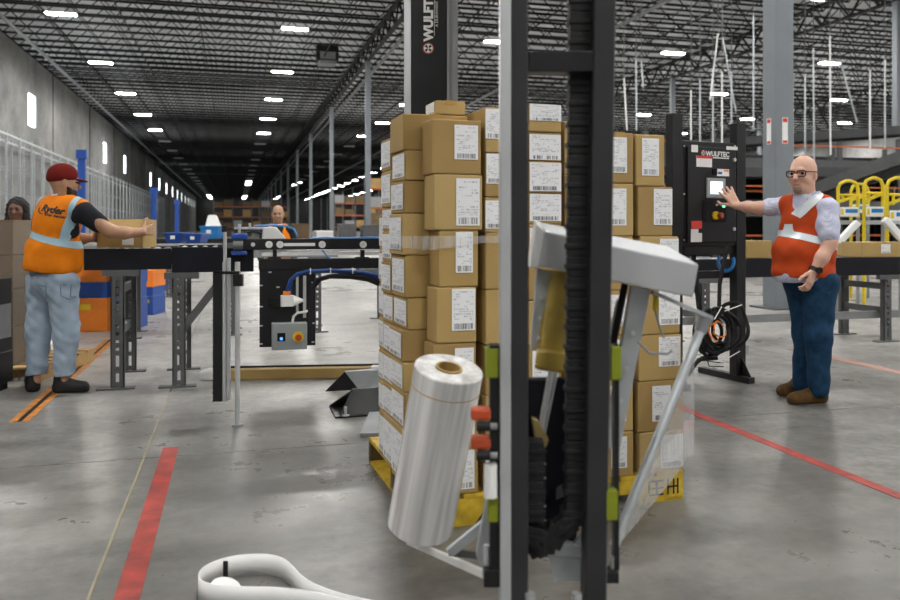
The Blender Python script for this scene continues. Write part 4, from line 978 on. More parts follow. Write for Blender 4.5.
# ================================================================ RACKS AND CLUTTER BEYOND
M_RORANGE = mat('rack_orange', (.4, .09, .015), .5, 0, .15)
def pallet_rack(x, y, nb, label, short, bay=2.7, lev=(1.4, 2.9, 4.4), hgt=5.6, dep=1.1, ang=0, fill=.8, cartons=True):
    t = thing('pallet_rack', frame(Vector((x, y, 0)), ang), label, 'rack', 'pallet racks')
    mb = MB()
    for q_ in (0, dep): mb.box(-.045, .045, q_-.045, q_+.045, 0, hgt)
    for i in range(5): mb.bar((0, 0 if i % 2 else dep, .3+i), (0, dep if i % 2 else 0, 1.3+i), .03, .03)
    um_ = mb.mesh('upright_frame', M_LEG)
    for i in range(nb+1): link('upright_frame', um_, t, 0, Matrix.Translation((i*bay, 0, 0)))
    be = MB().box(.045, bay-.045, -.03, .03, -.12, 0).mesh('beam', M_RORANGE)
    for i in range(nb):
        for z in lev:
            for q_ in (0, dep): link('beam', be, t, 0, Matrix.Translation((i*bay, q_, z)))
    if cartons:
        rg = random.Random(label); Mx = t.matrix_world
        for i in range(nb):
            for li, z in enumerate((.0,)+lev):
                for c in range(2):
                    if rg.random() > fill: continue
                    h_ = rg.uniform(.6, 1.05); RACKBOX.append((Mx @ Vector((i*bay+.12+c*1.28, .05, z+.0)), ang, h_, (0, 0, 1, 0, 2)[rg.randrange(5)], ('ground', 'first', 'second', 'top')[li]+' level of the '+short))
    return t
RACKBOX = []
pallet_rack(9.5, 38, 5, 'far orange-beamed pallet rack right of the carton stack', 'rack behind the second column')
pallet_rack(10, 62, 7, 'distant orange-beamed pallet rack beyond the far columns', 'distant rack beyond the columns')
pallet_rack(-3, 120, 4, 'most distant orange-beamed rack closing the aisle', 'rack closing the aisle')
pallet_rack(12, 100, 8, 'very distant pallet rack at the right of the aisle end', 'rack right of the aisle end')
cms = [MB().box(0, 1.15, 0, 1., 0, 1.).mesh('cardboard_box', m) for m in (M_DARKCARD, M_CARD[3], M_GREYST)]
for (p, a_, h_, kx, wh) in RACKBOX:
    o = link('cardboard_box', cms[kx], None, 0, frame(p, a_) @ Matrix.Diagonal((1, 1, h_, 1)))
    tag(o, ('brown', 'tan', 'grey')[kx]+' palletised carton on the '+wh, 'box', 'cartons on the background racks')
# overhead conveyor tiers at the right, hung from the roof on white rods
def over(pxa, pya, da, pxb, pyb, db, wd, th_, label, m=mat('dark_grey_steel', (.05, .052, .055), .5)):
    P, Q = W(pxa, pya, da), W(pxb, pyb, db)
    t = thing('overhead_conveyor', Matrix.Translation(P), label, 'conveyor'); dlt = Q-P
    h = Vector((dlt.x, dlt.y, 0)).normalized(); n_ = Vector((-h.y, h.x, 0))
    for s_ in (0, 1):
        o_ = n_*wd*s_
        MB().bar(o_, o_+dlt, .06, th_*.75).obj('side_channel', m, t)
    MB().bar(n_*wd/2+ZV*.03, n_*wd/2+dlt+ZV*.03, wd, .03).obj('belt', M_BLACK, t)
    for e_ in (n_*wd*.5, n_*wd*.5+dlt): MB().box(e_.x-.05, e_.x+.05, e_.y-.05, e_.y+.05, -P.z, e_.z).obj('support_post', m, t)
    k_ = int(dlt.length/2.2)
    for i in range(k_+1): MB().bar(dlt*(i/max(1, k_))-ZV*th_*.4, dlt*(i/max(1, k_))+n_*wd-ZV*th_*.4, .05, .08).obj('cross_tie', m, t)
    return P, Q
over(792, 197, 16., 925, 148, 14., .9, .3, 'big grey inclined conveyor rising to the right above the yellow platform', mat('mid_grey_steel', (.09, .093, .098), .5))
over(735, 172, 19.5, 925, 172, 19.5, .9, .3, 'level dark overhead conveyor behind the inclined conveyor')
over(610, 150, 22., 930, 128, 21., .9, .3, 'upper dark overhead conveyor under the hanger rods')
over(740, 212, 18., 925, 214, 18., .9, .25, 'low dark conveyor behind the yellow platform')
rods = [(624, 78, 627, 130), (636, 60, 636.5, 130), (641.5, 60, 643, 88), (691, 90, 691, 140), (700, 80, 700, 150), (713, 79, 713, 150), (722, 72, 722, 150), (731.5, 72, 731.5, 150), (722.5, 38, 736, 112), (718, 34, 710, 100), (753.5, 15, 753.5, 130), (813.5, 48, 814, 165), (830, 36, 830.5, 155), (840, 60, 857, 122), (805, 75, 805, 160), (870, 70, 870, 150), (885, 60, 885, 148)]
for i, (xa, ya_, xb, yb_) in enumerate(rods):
    d = 20.3+(i % 3)*.2; lean = abs(xa-xb) > 3
    P, Q = W(xa, ya_, d), W(xb, yb_, d)
    t = thing('hanger_rod', Matrix.Translation(Q), '%s pale hanger rod, number %d counted from the left' % ('slanting' if lean else 'upright', sorted(r[0] for r in rods).index(xa)+1), 'rod', 'hanger rods over the right side')
    t['label'] = ('slanting' if lean else 'upright')+' pale hanger rod '+('left of the control cabinet' if xa < 680 else 'above the control cabinet' if xa < 745 else 'beside the nearest column' if xa < 822 else 'above the yellow platform')
    MB().cyl((0, 0, 0), P-Q, .024, n=8).obj('pale_tube', M_WHITE if i % 3 == 0 else M_GALV, t, True)
    top = P-Q; up = Vector((top.x, top.y, 12.38-Q.z))
    MB().cyl(top, up, .012, n=6).obj('drop_rod', M_LEG, t)
# pick module added to shade the background: decks on posts, dark shelving with cartons
M_LEGX = mat('dark_grey_steel', (.05, .052, .055), .5)
pm = thing('pick_module_rack', Matrix.Translation((13.5, 24.5, 0)), 'dark two-storey steel pick module added to shade the right background', 'mezzanine')
PMX, PMY = 40., 7.
for z in (2.1, 3.6):
    MB().box(0, PMX, 0, PMY, z, z+.12).obj('deck', M_STEELBLK, pm)
    MB().box(0, PMX, -.08, 0, z-.2, z+.14).obj('edge_beam', M_LEGX, pm)
    for zz in (.5, 1.): MB().box(0, PMX, -.05, -.01, z+.12+zz, z+.17+zz).obj('guard_rail', M_RORANGE if zz == .5 else M_LEGX, pm)
MB().box(0, PMX, PMY, PMY+.05, 0, 4.6).obj('dark_backing', M_STEELBLK, pm)  # dark sheet added so the gaps between decks stay dark
pm_p = MB().box(-.07, .07, -.07, .07, 0, 4.6).mesh('post', M_LEGX)
for i in range(16):
    for y in (0.08, 3.5, PMY-.08): link('post', pm_p, pm, 0, Matrix.Translation((.1+i*2.65, y, 0)))
pm_s = MB().box(.08, 2.55, 0, .8, 0, .06).mesh('shelf', M_RORANGE)
rg = random.Random(11); n_ = 0
for lv, zb_ in enumerate((0, 2.22)):
    for i in range(15):
        for s_ in (.4, 1.,):
            link('shelf', pm_s, pm, 0, Matrix.Translation((.12+i*2.65, .4, zb_+s_-.06)))
            for c_ in range(3):
                if rg.random() < .45: continue
                h_ = rg.uniform(.18, .33); kx = (0, 0, 1, 2, 0)[rg.randrange(5)]
                o = link('cardboard_box', cms[kx], None, 0, Matrix.Translation((13.5+.25+i*2.65+c_*.8, 24.95, zb_+s_+.004)) @ Matrix.Diagonal((.55, .6, h_, 1)))
                tag(o, ('brown', 'tan', 'grey')[kx]+' carton on the '+('lower' if lv == 0 else 'upper')+' storey of the pick module', 'box', 'cartons in the pick module'); n_ += 1
# yellow safety gates of the crossover platform
def gate(px0, px1, py0, py1, d, label, stair=False):
    p = W(px0, HY, d); p.z = 0; sx = (px1-px0)*d/FP; z1_ = zat(py0, d); z0_ = zat(py1, d); r = .027
    t = thing('safety_gate', frame(p, -TH), label, 'railing', 'yellow platform railings'); rad = .12
    pts = [(0, 0, z0_), (0, 0, z1_-rad), (rad*.3, 0, z1_-rad*.3), (rad, 0, z1_), (sx-rad, 0, z1_), (sx-rad*.3, 0, z1_-rad*.3), (sx, 0, z1_-rad), (sx, 0, z0_)]
    MB().tube(pts, r).obj('hoop', M_YELLOW, t, True)
    zm = z0_+(z1_-z0_)*.62
    MB().cyl((0, 0, zm), (sx, 0, zm), r*.8, n=8).obj('mid_rail', M_YELLOW, t, True)
    MB().cyl((sx*.25, 0, zm), (sx*.25, 0, z0_+.25), r*.8, n=8).obj('upright_bar', M_YELLOW, t, True)
    MB().bar((0, 0, z0_+.25), (sx, 0, zm), r*1.6, r*1.6).obj('diagonal_bar', M_YELLOW, t)
    bd = MB().box(sx*.05, sx*.95, -.05, -.03, z0_+.02, z0_+.17).obj('sign_board', M_PAPER, t)
    MB().box(sx*.3, sx*.9, -.054, -.05, z0_+.08, z0_+.14).obj('blue_print', M_SKYBLUE, bd)
    MB().box(sx*.08, sx*.2, -.054, -.05, z0_+.05, z0_+.14).obj('yellow_print', M_YELLOW, bd)
    for x in (0, sx): MB().cyl((x, 0, 0), (x, 0, z0_), r, n=8).obj('post', M_YELLOW if x == 0 else M_GREYST, t, True)
    return t
gate(838, 858, 181, 218, 12.5, 'left yellow tubular safety gate of the crossover platform')
gate(864, 883, 178, 218, 12., 'middle yellow tubular safety gate of the crossover platform')
gate(887, 912, 178, 222, 11.6, 'right yellow tubular safety gate cut by the picture edge')
gate(851, 868, 184, 214, 14.2, 'rear yellow tubular safety gate behind the first two')
pf = W(836, HY, 12.6); pf.z = zat(219, 12.6)-.08
tag(MB().box(0, 1.6, 0, 1.2, 0, .06).obj('platform_deck', M_GALV, M=frame(pf, -TH)), 'grey deck of the crossover platform under the yellow gates', 'platform')
for i, (xa, ya_, xb, yb_, d, lab) in enumerate(((858, 222, 836, 245, 11.8, 'pale sloping chute leg below the left yellow gate'), (884, 219, 903, 240, 11.4, 'pale sloping chute leg below the right yellow gate'))):
    P, Q = W(xa, ya_, d), W(xb, yb_, d); t = thing('chute_leg', Matrix.Translation((Q.x, Q.y, 0)), lab, 'chute'); Z_ = Vector((Q.x, Q.y, 0)); MB().bar(P-Z_, Q-Z_, .1, .1).obj('sloping_arm', M_WHITE, t, bevel=.02); MB().box(-.04, .04, -.04, .04, 0, Q.z).obj('post', M_GREYST, t)
# cartons on the right conveyor
def onbelt(px0, px1, py0, yw, dep, label, m, frac=None):
    r = RV*((px0-450)/FP)+FV; d = yw/r.y; p = r*d; r2 = RV*((px1-450)/FP)+FV; p2 = r2*(yw/r2.y); p.z = .931
    return carton(frame(p, 0), p2.x-p.x, dep, zat(py0, d)-.931, label, 'cartons on the right conveyor', frac, None, True, m)
onbelt(747, 772, 240.5, 7.3, .35, 'tan carton on the conveyor left of the standing man', M_CARD[1])
onbelt(861, 908, 242, 7.2, .3, 'long tan carton with a white label on the conveyor at the right edge', M_CARD[0], (.42, .62, .25, .85))
onbelt(850, 862, 243.5, 7.5, .25, 'small pale carton on the conveyor right of the standing man', M_CARD[2])
# floor items far behind: orange barrier legs by the right column
tag(MB().tube([G(800.5, 314), W(800, 262, 11.2), W(799, 215, 11.2), W(802, 208, 11.2), W(809, 207, 11.2)], .02).obj('orange_tube', M_ORANGE, None, True), 'bent orange tube beside the nearest column', 'tube')
# lamps of coloured totes along the far cross conveyor
rg = random.Random(5)
for i in range(14):
    x = .6+i*.45; h_ = rg.uniform(.12, .3); kx = rg.randrange(5)
    m = (M_YELLOW, M_LEG, M_SKYBLUE, M_WHITE, M_DARKCARD)[kx]
    o = MB().box(0, .32, 0, .4, 0, h_).box(-.01, .33, -.01, .41, h_, h_+.02).obj('plastic_tote', m, bevel=.008, M=Matrix.Translation((x, 15.35, 1.052)))
    tag(o, ('yellow', 'grey', 'light blue', 'white', 'brown')[kx]+' tote, %s from the left on the dark far conveyor' % ('first', 'second', 'third', 'fourth', 'fifth', 'sixth', 'seventh', 'eighth', 'ninth', 'tenth', 'eleventh', 'twelfth', 'thirteenth', 'fourteenth')[i], 'tote', 'totes on the far conveyor')
# ================================================================ PEOPLE
def V3(p): return np.array((p[0], p[1], p[2]), dtype=np.float32)
class SD:
    """smooth union of tapered capsules and ellipsoids, turned into one continuous surface"""
    def __init__(s): s.p = []; s.cl = []
    def cap(s, a, b, ra, rb=None, k=.03, sub=False):
        s.p.append(('c', V3(a), V3(b), ra, ra if rb is None else rb, k, sub)); return s
    def path(s, pts, rs, k=.03, sub=False):
        for i in range(len(pts)-1): s.cap(pts[i], pts[i+1], rs[i], rs[i+1], k, sub)
        return s
    def ell(s, c, r, ax, k=.03, sub=False):
        s.p.append(('e', V3(c), np.array([V3(a) for a in ax]), np.array(r, dtype=np.float32), k, sub)); return s
    def clip(s, p, n): s.cl.append((V3(p), V3(n))); return s     # keeps the side against n
    def bounds(s, q):
        if q[0] == 'c':
            r = max(q[3], q[4]); return np.minimum(q[1], q[2])-r, np.maximum(q[1], q[2])+r, q[5]
        r = (np.abs(q[2])*q[3][:, None]).sum(0); return q[1]-r, q[1]+r, q[4]
    def surface(s, h):
        B = [s.bounds(q) for q in s.p]; pos = [b for b, q in zip(B, s.p) if not q[-1]]
        lo = np.min([b[0] for b in pos], 0)-4*h; hi = np.max([b[1] for b in pos], 0)+4*h
        n = np.ceil((hi-lo)/h).astype(int)+1; D = np.full(n, .3, dtype=np.float32)
        for q, (a, b, k) in zip(s.p, B):
            m = k+4*h
            i0 = np.clip(np.floor((a-m-lo)/h).astype(int), 0, n); i1 = np.clip(np.ceil((b+m-lo)/h).astype(int)+1, 0, n)
            if (i1 <= i0).any(): continue
            g = [lo[c]+h*np.arange(i0[c], i1[c], dtype=np.float32) for c in range(3)]
            x, y, z = g[0][:, None, None], g[1][None, :, None], g[2][None, None, :]
            if q[0] == 'c':
                A, Bq, ra, rb = q[1:5]; ab = Bq-A; L2 = max(1e-9, float(ab @ ab))
                t = np.clip(((x-A[0])*ab[0]+(y-A[1])*ab[1]+(z-A[2])*ab[2])/L2, 0, 1)
                d = np.sqrt((x-A[0]-t*ab[0])**2+(y-A[1]-t*ab[1])**2+(z-A[2]-t*ab[2])**2)-(ra+(rb-ra)*t)
            else:
                c, ax_, r = q[1:4]
                L = [((x-c[0])*ax_[i][0]+(y-c[1])*ax_[i][1]+(z-c[2])*ax_[i][2]) for i in range(3)]
                k0 = np.sqrt(sum((L[i]/r[i])**2 for i in range(3))); k1 = np.sqrt(sum((L[i]/r[i]**2)**2 for i in range(3)))
                d = k0*(k0-1)/np.maximum(k1, 1e-6)
            S = D[i0[0]:i1[0], i0[1]:i1[1], i0[2]:i1[2]]
            if q[-1]:
                kk_ = max(k, 1e-4); hh_ = np.clip(.5-.5*(S+d)/kk_, 0, 1); S[...] = S*(1-hh_)-d*hh_+kk_*hh_*(1-hh_)
            else:
                kk_ = max(k, 1e-4); hh_ = np.clip(.5+.5*(S-d)/kk_, 0, 1); S[...] = S*(1-hh_)+d*hh_-kk_*hh_*(1-hh_)
        for (p, nn) in s.cl:
            x, y, z = [lo[c]+h*np.arange(n[c], dtype=np.float32) for c in range(3)]
            d = (x-p[0])[:, None, None]*nn[0]+(y-p[1])[None, :, None]*nn[1]+(z-p[2])[None, None, :]*nn[2]
            np.maximum(D, d, out=D)
        return surf_net(D, lo, h)
def surf_net(D, lo, h):
    n = D.shape; neg = D < 0
    cnt = np.zeros((n[0]-1, n[1]-1, n[2]-1), np.int8); offs = [(i, j, k_) for i in (0, 1) for j in (0, 1) for k_ in (0, 1)]
    for o in offs: cnt += neg[o[0]:n[0]-1+o[0], o[1]:n[1]-1+o[1], o[2]:n[2]-1+o[2]]
    act = (cnt > 0) & (cnt < 8); ids = np.argwhere(act); idx = np.full(act.shape, -1, np.int64); idx[act] = np.arange(len(ids))
    P = np.zeros((len(ids), 3), np.float32); C = np.zeros(len(ids), np.float32)
    for a in offs:
        for c in range(3):
            if a[c]: continue
            b = list(a); b[c] = 1
            va = D[ids[:, 0]+a[0], ids[:, 1]+a[1], ids[:, 2]+a[2]]; vb = D[ids[:, 0]+b[0], ids[:, 1]+b[1], ids[:, 2]+b[2]]
            m = (va < 0) != (vb < 0); t = np.where(m, va/np.where(m, va-vb, 1), 0)
            e = np.tile(np.array(a, np.float32), (len(ids), 1)); e[:, c] += t
            P[m] += e[m]; C[m] += 1
    P = (P/C[:, None]+ids)*h+lo; Q = []
    for c in range(3):
        o1, o2 = (c+1) % 3, (c+2) % 3
        sl0 = [slice(None)]*3; sl1 = [slice(None)]*3; sl0[c] = slice(0, n[c]-1); sl1[c] = slice(1, n[c])
        s0, s1 = neg[tuple(sl0)], neg[tuple(sl1)]; E = np.argwhere(s0 != s1)
        E = E[(E[:, o1] > 0) & (E[:, o2] > 0) & (E[:, o1] < n[o1]-1) & (E[:, o2] < n[o2]-1)]
        fl_ = s0[E[:, 0], E[:, 1], E[:, 2]]; q = []
        for (d1, d2) in ((1, 1), (0, 1), (0, 0), (1, 0)):
            F_ = E.copy(); F_[:, o1] -= d1; F_[:, o2] -= d2; q.append(idx[F_[:, 0], F_[:, 1], F_[:, 2]])
        q = np.stack(q, 1); q[~fl_] = q[~fl_][:, ::-1]; Q.append(q)
    return P, np.concatenate(Q)
def skin_obj(sd, h, name, m, parent, base, folds=0., fs=18., relax=2):
    P, Q = sd.surface(h)
    if relax:
        for _ in range(relax):
            acc = np.zeros_like(P); cn = np.zeros(len(P), np.float32)
            for a, b in ((0, 1), (1, 2), (2, 3), (3, 0)):
                np.add.at(acc, Q[:, a], P[Q[:, b]]); np.add.at(cn, Q[:, a], 1); np.add.at(acc, Q[:, b], P[Q[:, a]]); np.add.at(cn, Q[:, b], 1)
            P = P*.5+.5*acc/np.maximum(cn, 1)[:, None]
    me = bpy.data.meshes.new(name); P = P-V3(base)
    if folds:
        nrm = np.zeros_like(P); fn = np.cross(P[Q[:, 2]]-P[Q[:, 0]], P[Q[:, 3]]-P[Q[:, 1]])
        for a in range(4): np.add.at(nrm, Q[:, a], fn)
        nrm /= np.maximum(np.linalg.norm(nrm, axis=1), 1e-9)[:, None]
        x, y, z = P.T*fs
        w_ = np.sin(x*1.1+2.2*np.sin(z*.7+y))*.5+np.sin(z*1.9+1.7*np.sin(x*.9)+y*1.3)*.7+np.sin(z*3.1+x*2.3-y*2)*.35
        P = P+nrm*(w_*folds)[:, None]
    me.from_pydata(P.tolist(), [], Q.tolist()); me.materials.append(m)
    me.polygons.foreach_set('use_smooth', [True]*len(me.polygons))
    return link(name, me, parent)
def axes(f): f = Vector(f).normalized(); l = ZV.cross(f).normalized(); return f, l, ZV
def head(S, c, f, s=1., tilt=0., beard=0., k=.02):
    f = Vector(f).normalized(); l = ZV.cross(f).normalized(); f = (f*math.cos(tilt)-ZV*math.sin(tilt)); u = f.cross(l)*1.; u.normalize()
    if u.z < 0: u = -u
    ax_ = (f, l, u); q = lambda a, b, cc: c+(f*a+l*b+u*cc)*s
    S.ell(q(-.012, 0, .03), (.102*s, .078*s, .098*s), ax_, k)
    S.ell(q(.02, 0, -.045), (.076*s, .066*s, .085*s), ax_, .04)
    S.ell(q(.055, 0, -.095), (.035*s, .042*s, .03*s), ax_, .03)          # chin
    S.cap(q(.085, 0, .015), q(.115, 0, -.028), .011*s, .016*s, .012)       # nose
    S.cap(q(.082, -.035, .03), q(.082, .035, .03), .013*s, .013*s, .02)      # brow
    S.cap(q(.08, -.02, -.068), q(.08, .02, -.068), .014*s, .014*s, .012)     # lips
    for b in (-1, 1):
        S.ell(q(-.008, b*.08, -.008), (.02*s, .01*s, .034*s), ax_, .008)
        S.ell(q(.062, b*.045, -.03), (.025*s, .022*s, .025*s), ax_, .03)
        S.ell(q(.094, b*.034, .008), (.014*s, .02*s, .011*s), ax_, .012, True)
    S.cap(q(.1, -.022, -.066), q(.1, .022, -.066), .0035*s, .0035*s, .004, True)
    return q
def hand(S, w_, d, n, th, s=1., curl=.35, spread=.12):
    """w_ wrist, d towards the fingers, n out of the palm's back, th thumb side"""
    d = Vector(d).normalized(); th = (Vector(th)-d*Vector(th).dot(d)).normalized(); n = d.cross(th)*(1 if d.cross(th).dot(Vector(n)) > 0 else -1)
    P = lambda a, b, c: w_+(d*a+th*b+n*c)*s
    for b in (-.026, -.009, .009, .026): S.cap(P(.012, b*.7, 0), P(.085, b, 0), .013*s, .0125*s, .012)
    for i, b in enumerate((.03, .0105, -.0095, -.0285)):
        ln = (.072, .08, .075, .058)[i]; p = P(.09, b, 0); dr = (d+th*(spread*(1.2-.8*i))).normalized(); a = 0; r = .0098*s
        for j, f_ in enumerate((.45, .3, .25)):
            a += curl*(.5+.5*j); q = p+(dr*math.cos(a)-n*math.sin(a))*ln*f_*s; S.cap(p, q, r, r*.92, .006); p = q; r *= .92
    p0 = P(.018, .022, -.004); p1 = P(.05, .05, -.014); p2 = P(.083, .066+.02*(1-curl), -.022); p3 = P(.108, .07+.02*(1-curl), -.027)
    S.cap(p0, p1, .015*s, .0125*s, .012); S.cap(p1, p2, .0115*s, .0105*s, .008); S.cap(p2, p3, .0105*s, .009*s, .006)
def boot(S, heel, toe, w_=.042, hgt=.1, k=.03):
    d = (toe-heel).normalized(); h_ = heel.copy(); h_.z = 0; t_ = toe.copy(); t_.z = 0
    l = ZV.cross(d)
    S.cap(h_+d*.04+ZV*.045, h_+d*.05+ZV*hgt, .047, .05, k)
    S.cap(h_+d*.04+ZV*.036, t_-d*.05+ZV*.034, w_*.95, w_, k)
    S.cap(h_+d*.08+ZV*.08, t_-d*.09+ZV*.045, .042, .036, k)
    S.clip(Vector((0, 0, .004)), Vector((0, 0, -1)))
def slab(src, name, m, parent, planes, off=.004, box=None):
    """a strip of cloth: the part of src between planes, lifted off it by a few millimetres"""
    bm = bmesh.new(); bm.from_mesh(src.data)
    for (p, n) in planes:
        g = list(bm.verts)+list(bm.edges)+list(bm.faces)
        bmesh.ops.bisect_plane(bm, geom=g, plane_co=p, plane_no=n, clear_outer=True)
    bm.normal_update()
    for v in bm.verts: v.co += v.normal*off
    me = bpy.data.meshes.new(name); bm.to_mesh(me); bm.free(); me.materials.clear(); me.materials.append(m)
    return link(name, me, parent)
def lined(p, q, half, base):
    """two planes either side of the line p-q seen square to the viewer's depth axis"""
    d = (q-p).normalized(); n = d.cross(FV).normalized(); p = p-base
    return [(p+n*half, n), (p-n*half, -n)]
M_SKIN_A = mat('fair_skin', (.62, .36, .27), .5, 0, .06, 30)
M_SKIN_B = mat('tan_skin', (.40, .22, .13), .5, 0, .08, 30)
M_SKIN_C = mat('brown_skin', (.13, .06, .035), .5, 0, .08, 30)
M_JEAN_D = mat('dark_blue_denim', (.013, .042, .088), .8, 0, .25, 22, .3, 200, spec=.1)
M_JEAN_L = mat('light_blue_denim', (.30, .375, .46), .8, 0, .16, 9, .3, 200, spec=.1)
M_VEST_R = mat('red_orange_vest_cloth', (.46, .06, .014), .7, 0, .12, 10, spec=.1)
M_VEST_O = mat('orange_vest_cloth', (.72, .2, .008), .7, 0, .1, 10, spec=.1)
M_REFL = mat('grey_reflective_tape', (.55, .60, .63), .4, .1, .06)
M_REFLB = mat('bluish_reflective_tape', (.33, .50, .58), .4, .1, .06)
M_TSHIRT = mat('charcoal_tshirt', (.02, .021, .025), .85, 0, .2, spec=.1)
M_REDCAP = mat('dark_red_cap_cloth', (.13, .01, .007), .75, 0, .15, spec=.1)
M_BOOTB = mat('black_boot_leather', (.012, .011, .011), .55, 0, .2)
M_SHOEB = mat('brown_suede', (.085, .048, .018), .75, 0, .25, 20, spec=.1)
M_HAIRK = mat('black_hair', (.012, .01, .009), .6, 0, .3, 40)
M_EYE = mat('dark_eye', (.03, .02, .02), .2)
def check_shirt():
    m = bpy.data.materials.new('checked_shirt_cloth'); nt, N, L, B = nodes_of(m); B.inputs['Roughness'].default_value = .8
    g = N.new('ShaderNodeNewGeometry'); b = N.new('ShaderNodeTexChecker'); b.inputs['Scale'].default_value = 110
    b.inputs[1].default_value = (.66, .67, .76, 1); b.inputs[2].default_value = (.36, .39, .60, 1)
    L.new(g.outputs['Position'], b.inputs[0]); L.new(b.outputs[0], B.inputs['Base Color']); return m
M_CHECK = check_shirt()
HS = .006
# ---------------------------------------------------------------- the man at the control cabinet
D0 = 5.8
def J(px, py, dd=0.): return W(px, py, D0+dd)
base = J(808, HY); base.z = 0
man = thing('person', Matrix.Translation(base), 'bald man in glasses and red-orange safety vest touching the control cabinet', 'person')
f = (RV*-.8-FV*.6).normalized(); _, l, _ = axes(f); AX = (f, l, ZV)
hf = (RV*-.76-FV*.65).normalized()
shL, shR = J(828, 208, -.15), J(786, 206, .15)
elL, wrL = J(830, 243, -.22), J(814, 271, -.24)
elR, wrR = J(760, 208, .22), J(737, 206, .36)
hipL, hipR = J(820, 282, -.08), J(803, 282, .08)
knL, knR = J(818, 335, -.13), J(806, 332, .07)
anL, anR = J(819, 390, -.14), J(802, 384, .09)
neck = J(807, 200); hc = J(803, 174.5)
S = SD(); q = head(S, hc, hf, 1.09, .06)
S.cap(hc+(neck-hc)*.4, neck, .062, .07, .04)
S.ell(J(808, 226), (.12, .18, .2), AX, .05).ell(J(805, 255), (.15, .17, .17), AX, .05).ell(J(811, 280), (.12, .15, .1), AX, .05)
S.path([shL, elL, J(822, 258, -.24), wrL], [.055, .048, .044, .031], .03).path([shR, elR, J(748, 207, .29), wrR], [.055, .047, .042, .03], .03)
S.path([hipL, knL, anL], [.075, .055, .04], .04).path([hipR, knR, anR], [.075, .055, .04], .04)
hand(S, wrL, J(808, 287, -.26)-wrL, RV*.5-FV, f, 1.05, .45)
hand(S, wrR, J(724, 187, .44)-wrR, -FV*.6+RV*.5, -RV*.6-ZV*.9, 1.1, .1, .22)
body = skin_obj(S, HS, 'body', M_SKIN_A, man, base)
for b in (-1, 1): MB().ball(q(.083, b*.036, .008)-base, .011).obj('eye', M_EYE, man, True)
# glasses
ga = lambda a, b, c: q(a, b, c)-base
mb = MB()
for b in (-1, 1):
    pts = [ga(.104-.02*abs(x)/.03*.3, b*.036+x, .006+z) for (x, z) in ((-.029, .014), (-.02, .019), (.02, .019), (.029, .014), (.028, -.01), (.018, -.019), (-.018, -.019), (-.028, -.01))]
    mb.tube(pts, .0042, 6, True); mb.tube([ga(.097, b*.066, .016), ga(.055, b*.084, .016), ga(-.01, b*.09, .012)], .0035, 6)
mb.tube([ga(.104, -.008, .01), ga(.107, 0, .013), ga(.104, .008, .01)], .0035, 6)
mb.obj('glasses', M_RUBBER, man, True)
S = SD(); S.ell(q(.072, 0, -.088), (.03*1.09, .036, .045), (hf, ZV.cross(hf), ZV), .02).ell(q(.1, 0, -.068), (.03, .019, .007), (hf, ZV.cross(hf), ZV), .006, True)
skin_obj(S, .005, 'goatee', mat('grey_stubble', (.30, .2, .15), .8, 0, .2, 60), man, base)
MB().tube([q(.094, -.02, -.067)-base, q(.101, 0, -.066)-base, q(.094, .02, -.067)-base], .0035, 6).obj('mouth', mat('lip_colour', (.28, .09, .07), .5), man, True)
S = SD()
S.cap(J(808, 206), J(826, 208, -.13), .088, .07, .04).cap(J(808, 206), J(787, 206, .13), .088, .07, .04)
S.ell(J(808, 228), (.142, .2, .22), AX, .05).ell(J(804, 255), (.22, .195, .17), AX, .06).ell(J(802, 273), (.225, .19, .13), AX, .05)
S.path([shL, J(828, 226, -.19), J(829, 234, -.21)], [.072, .07, .072], .03).path([shR, J(772, 207, .19), J(769, 207.5, .2)], [.07, .062, .064], .03)
S.cap(J(806, 199), J(809, 204), .082, .1, .03)
S.cap(J(808, 186), J(806, 202), .07, .074, .01, True)
S.clip(J(808, 281.5), -ZV)
shirt = skin_obj(S, .008, 'shirt', M_CHECK, man, base, .0025, 24)
cc_ = q(.03, 0, -.14)-base
for b in (-1, 1):
    a0 = J(807, 194)-base
    MB().prism([a0+f*.08+l*b*.012-ZV*.035, a0+f*.05+l*b*.075+ZV*.012, a0-f*.03+l*b*.085+ZV*.02, a0-f*.02+l*b*.1-ZV*.02, a0+f*.085+l*b*.06-ZV*.055], f*.004).obj('collar', M_CHECK, shirt)
S = SD()
S.cap(J(809, 204), J(824, 206, -.11), .092, .08, .03).cap(J(808, 204), J(789, 205, .11), .092, .08, .03)
S.ell(J(808, 228), (.158, .205, .23), AX, .05).ell(J(803.5, 252), (.238, .215, .17), AX, .06).ell(J(803.5, 272), (.238, .212, .15), AX, .05)
S.cap(J(832, 214, -.2), J(850, 214, -.32), .085, .1, .01, True).cap(J(829, 226, -.25), J(836, 245, -.36), .06, .08, .02, True)
S.cap(J(780, 210, .2), J(765, 212, .3), .085, .1, .01, True)
S.cap(J(808, 180), J(806, 200), .08, .085, .01, True).cap(J(803, 199)+f*.1, J(800, 229)+f*.19, .06, .01, .015, True)
S.clip(J(808, 276.5), -ZV)
vest = skin_obj(S, .008, 'vest', M_VEST_R, man, base, .003, 14)
def strp(v, nm, m, a, b, half, b0, cuts=(), off=.004): return slab(v, nm, m, v, lined(a, b, half, b0)+[(p-b0, n) for p, n in cuts], off)
strp(vest, 'reflective_stripe', M_REFL, J(780, 230, -.2), J(835, 245, -.2), .026, base)
strp(vest, 'reflective_stripe', M_REFL, J(800, 212, -.08), J(822, 189, -.08), .024, base, [(J(796, 216, -.08), (-RV*.7-ZV*.7)), (J(808, 220), FV)])
strp(vest, 'reflective_stripe', M_REFL, J(799, 224, -.22), J(799, 238, -.22), .02, base, [(J(794, 224, -.2), ZV), (J(794, 236, -.2), -ZV), (J(806, 220), FV)])
S = SD()
S.ell(J(809, 281), (.18, .185, .14), AX, .05)
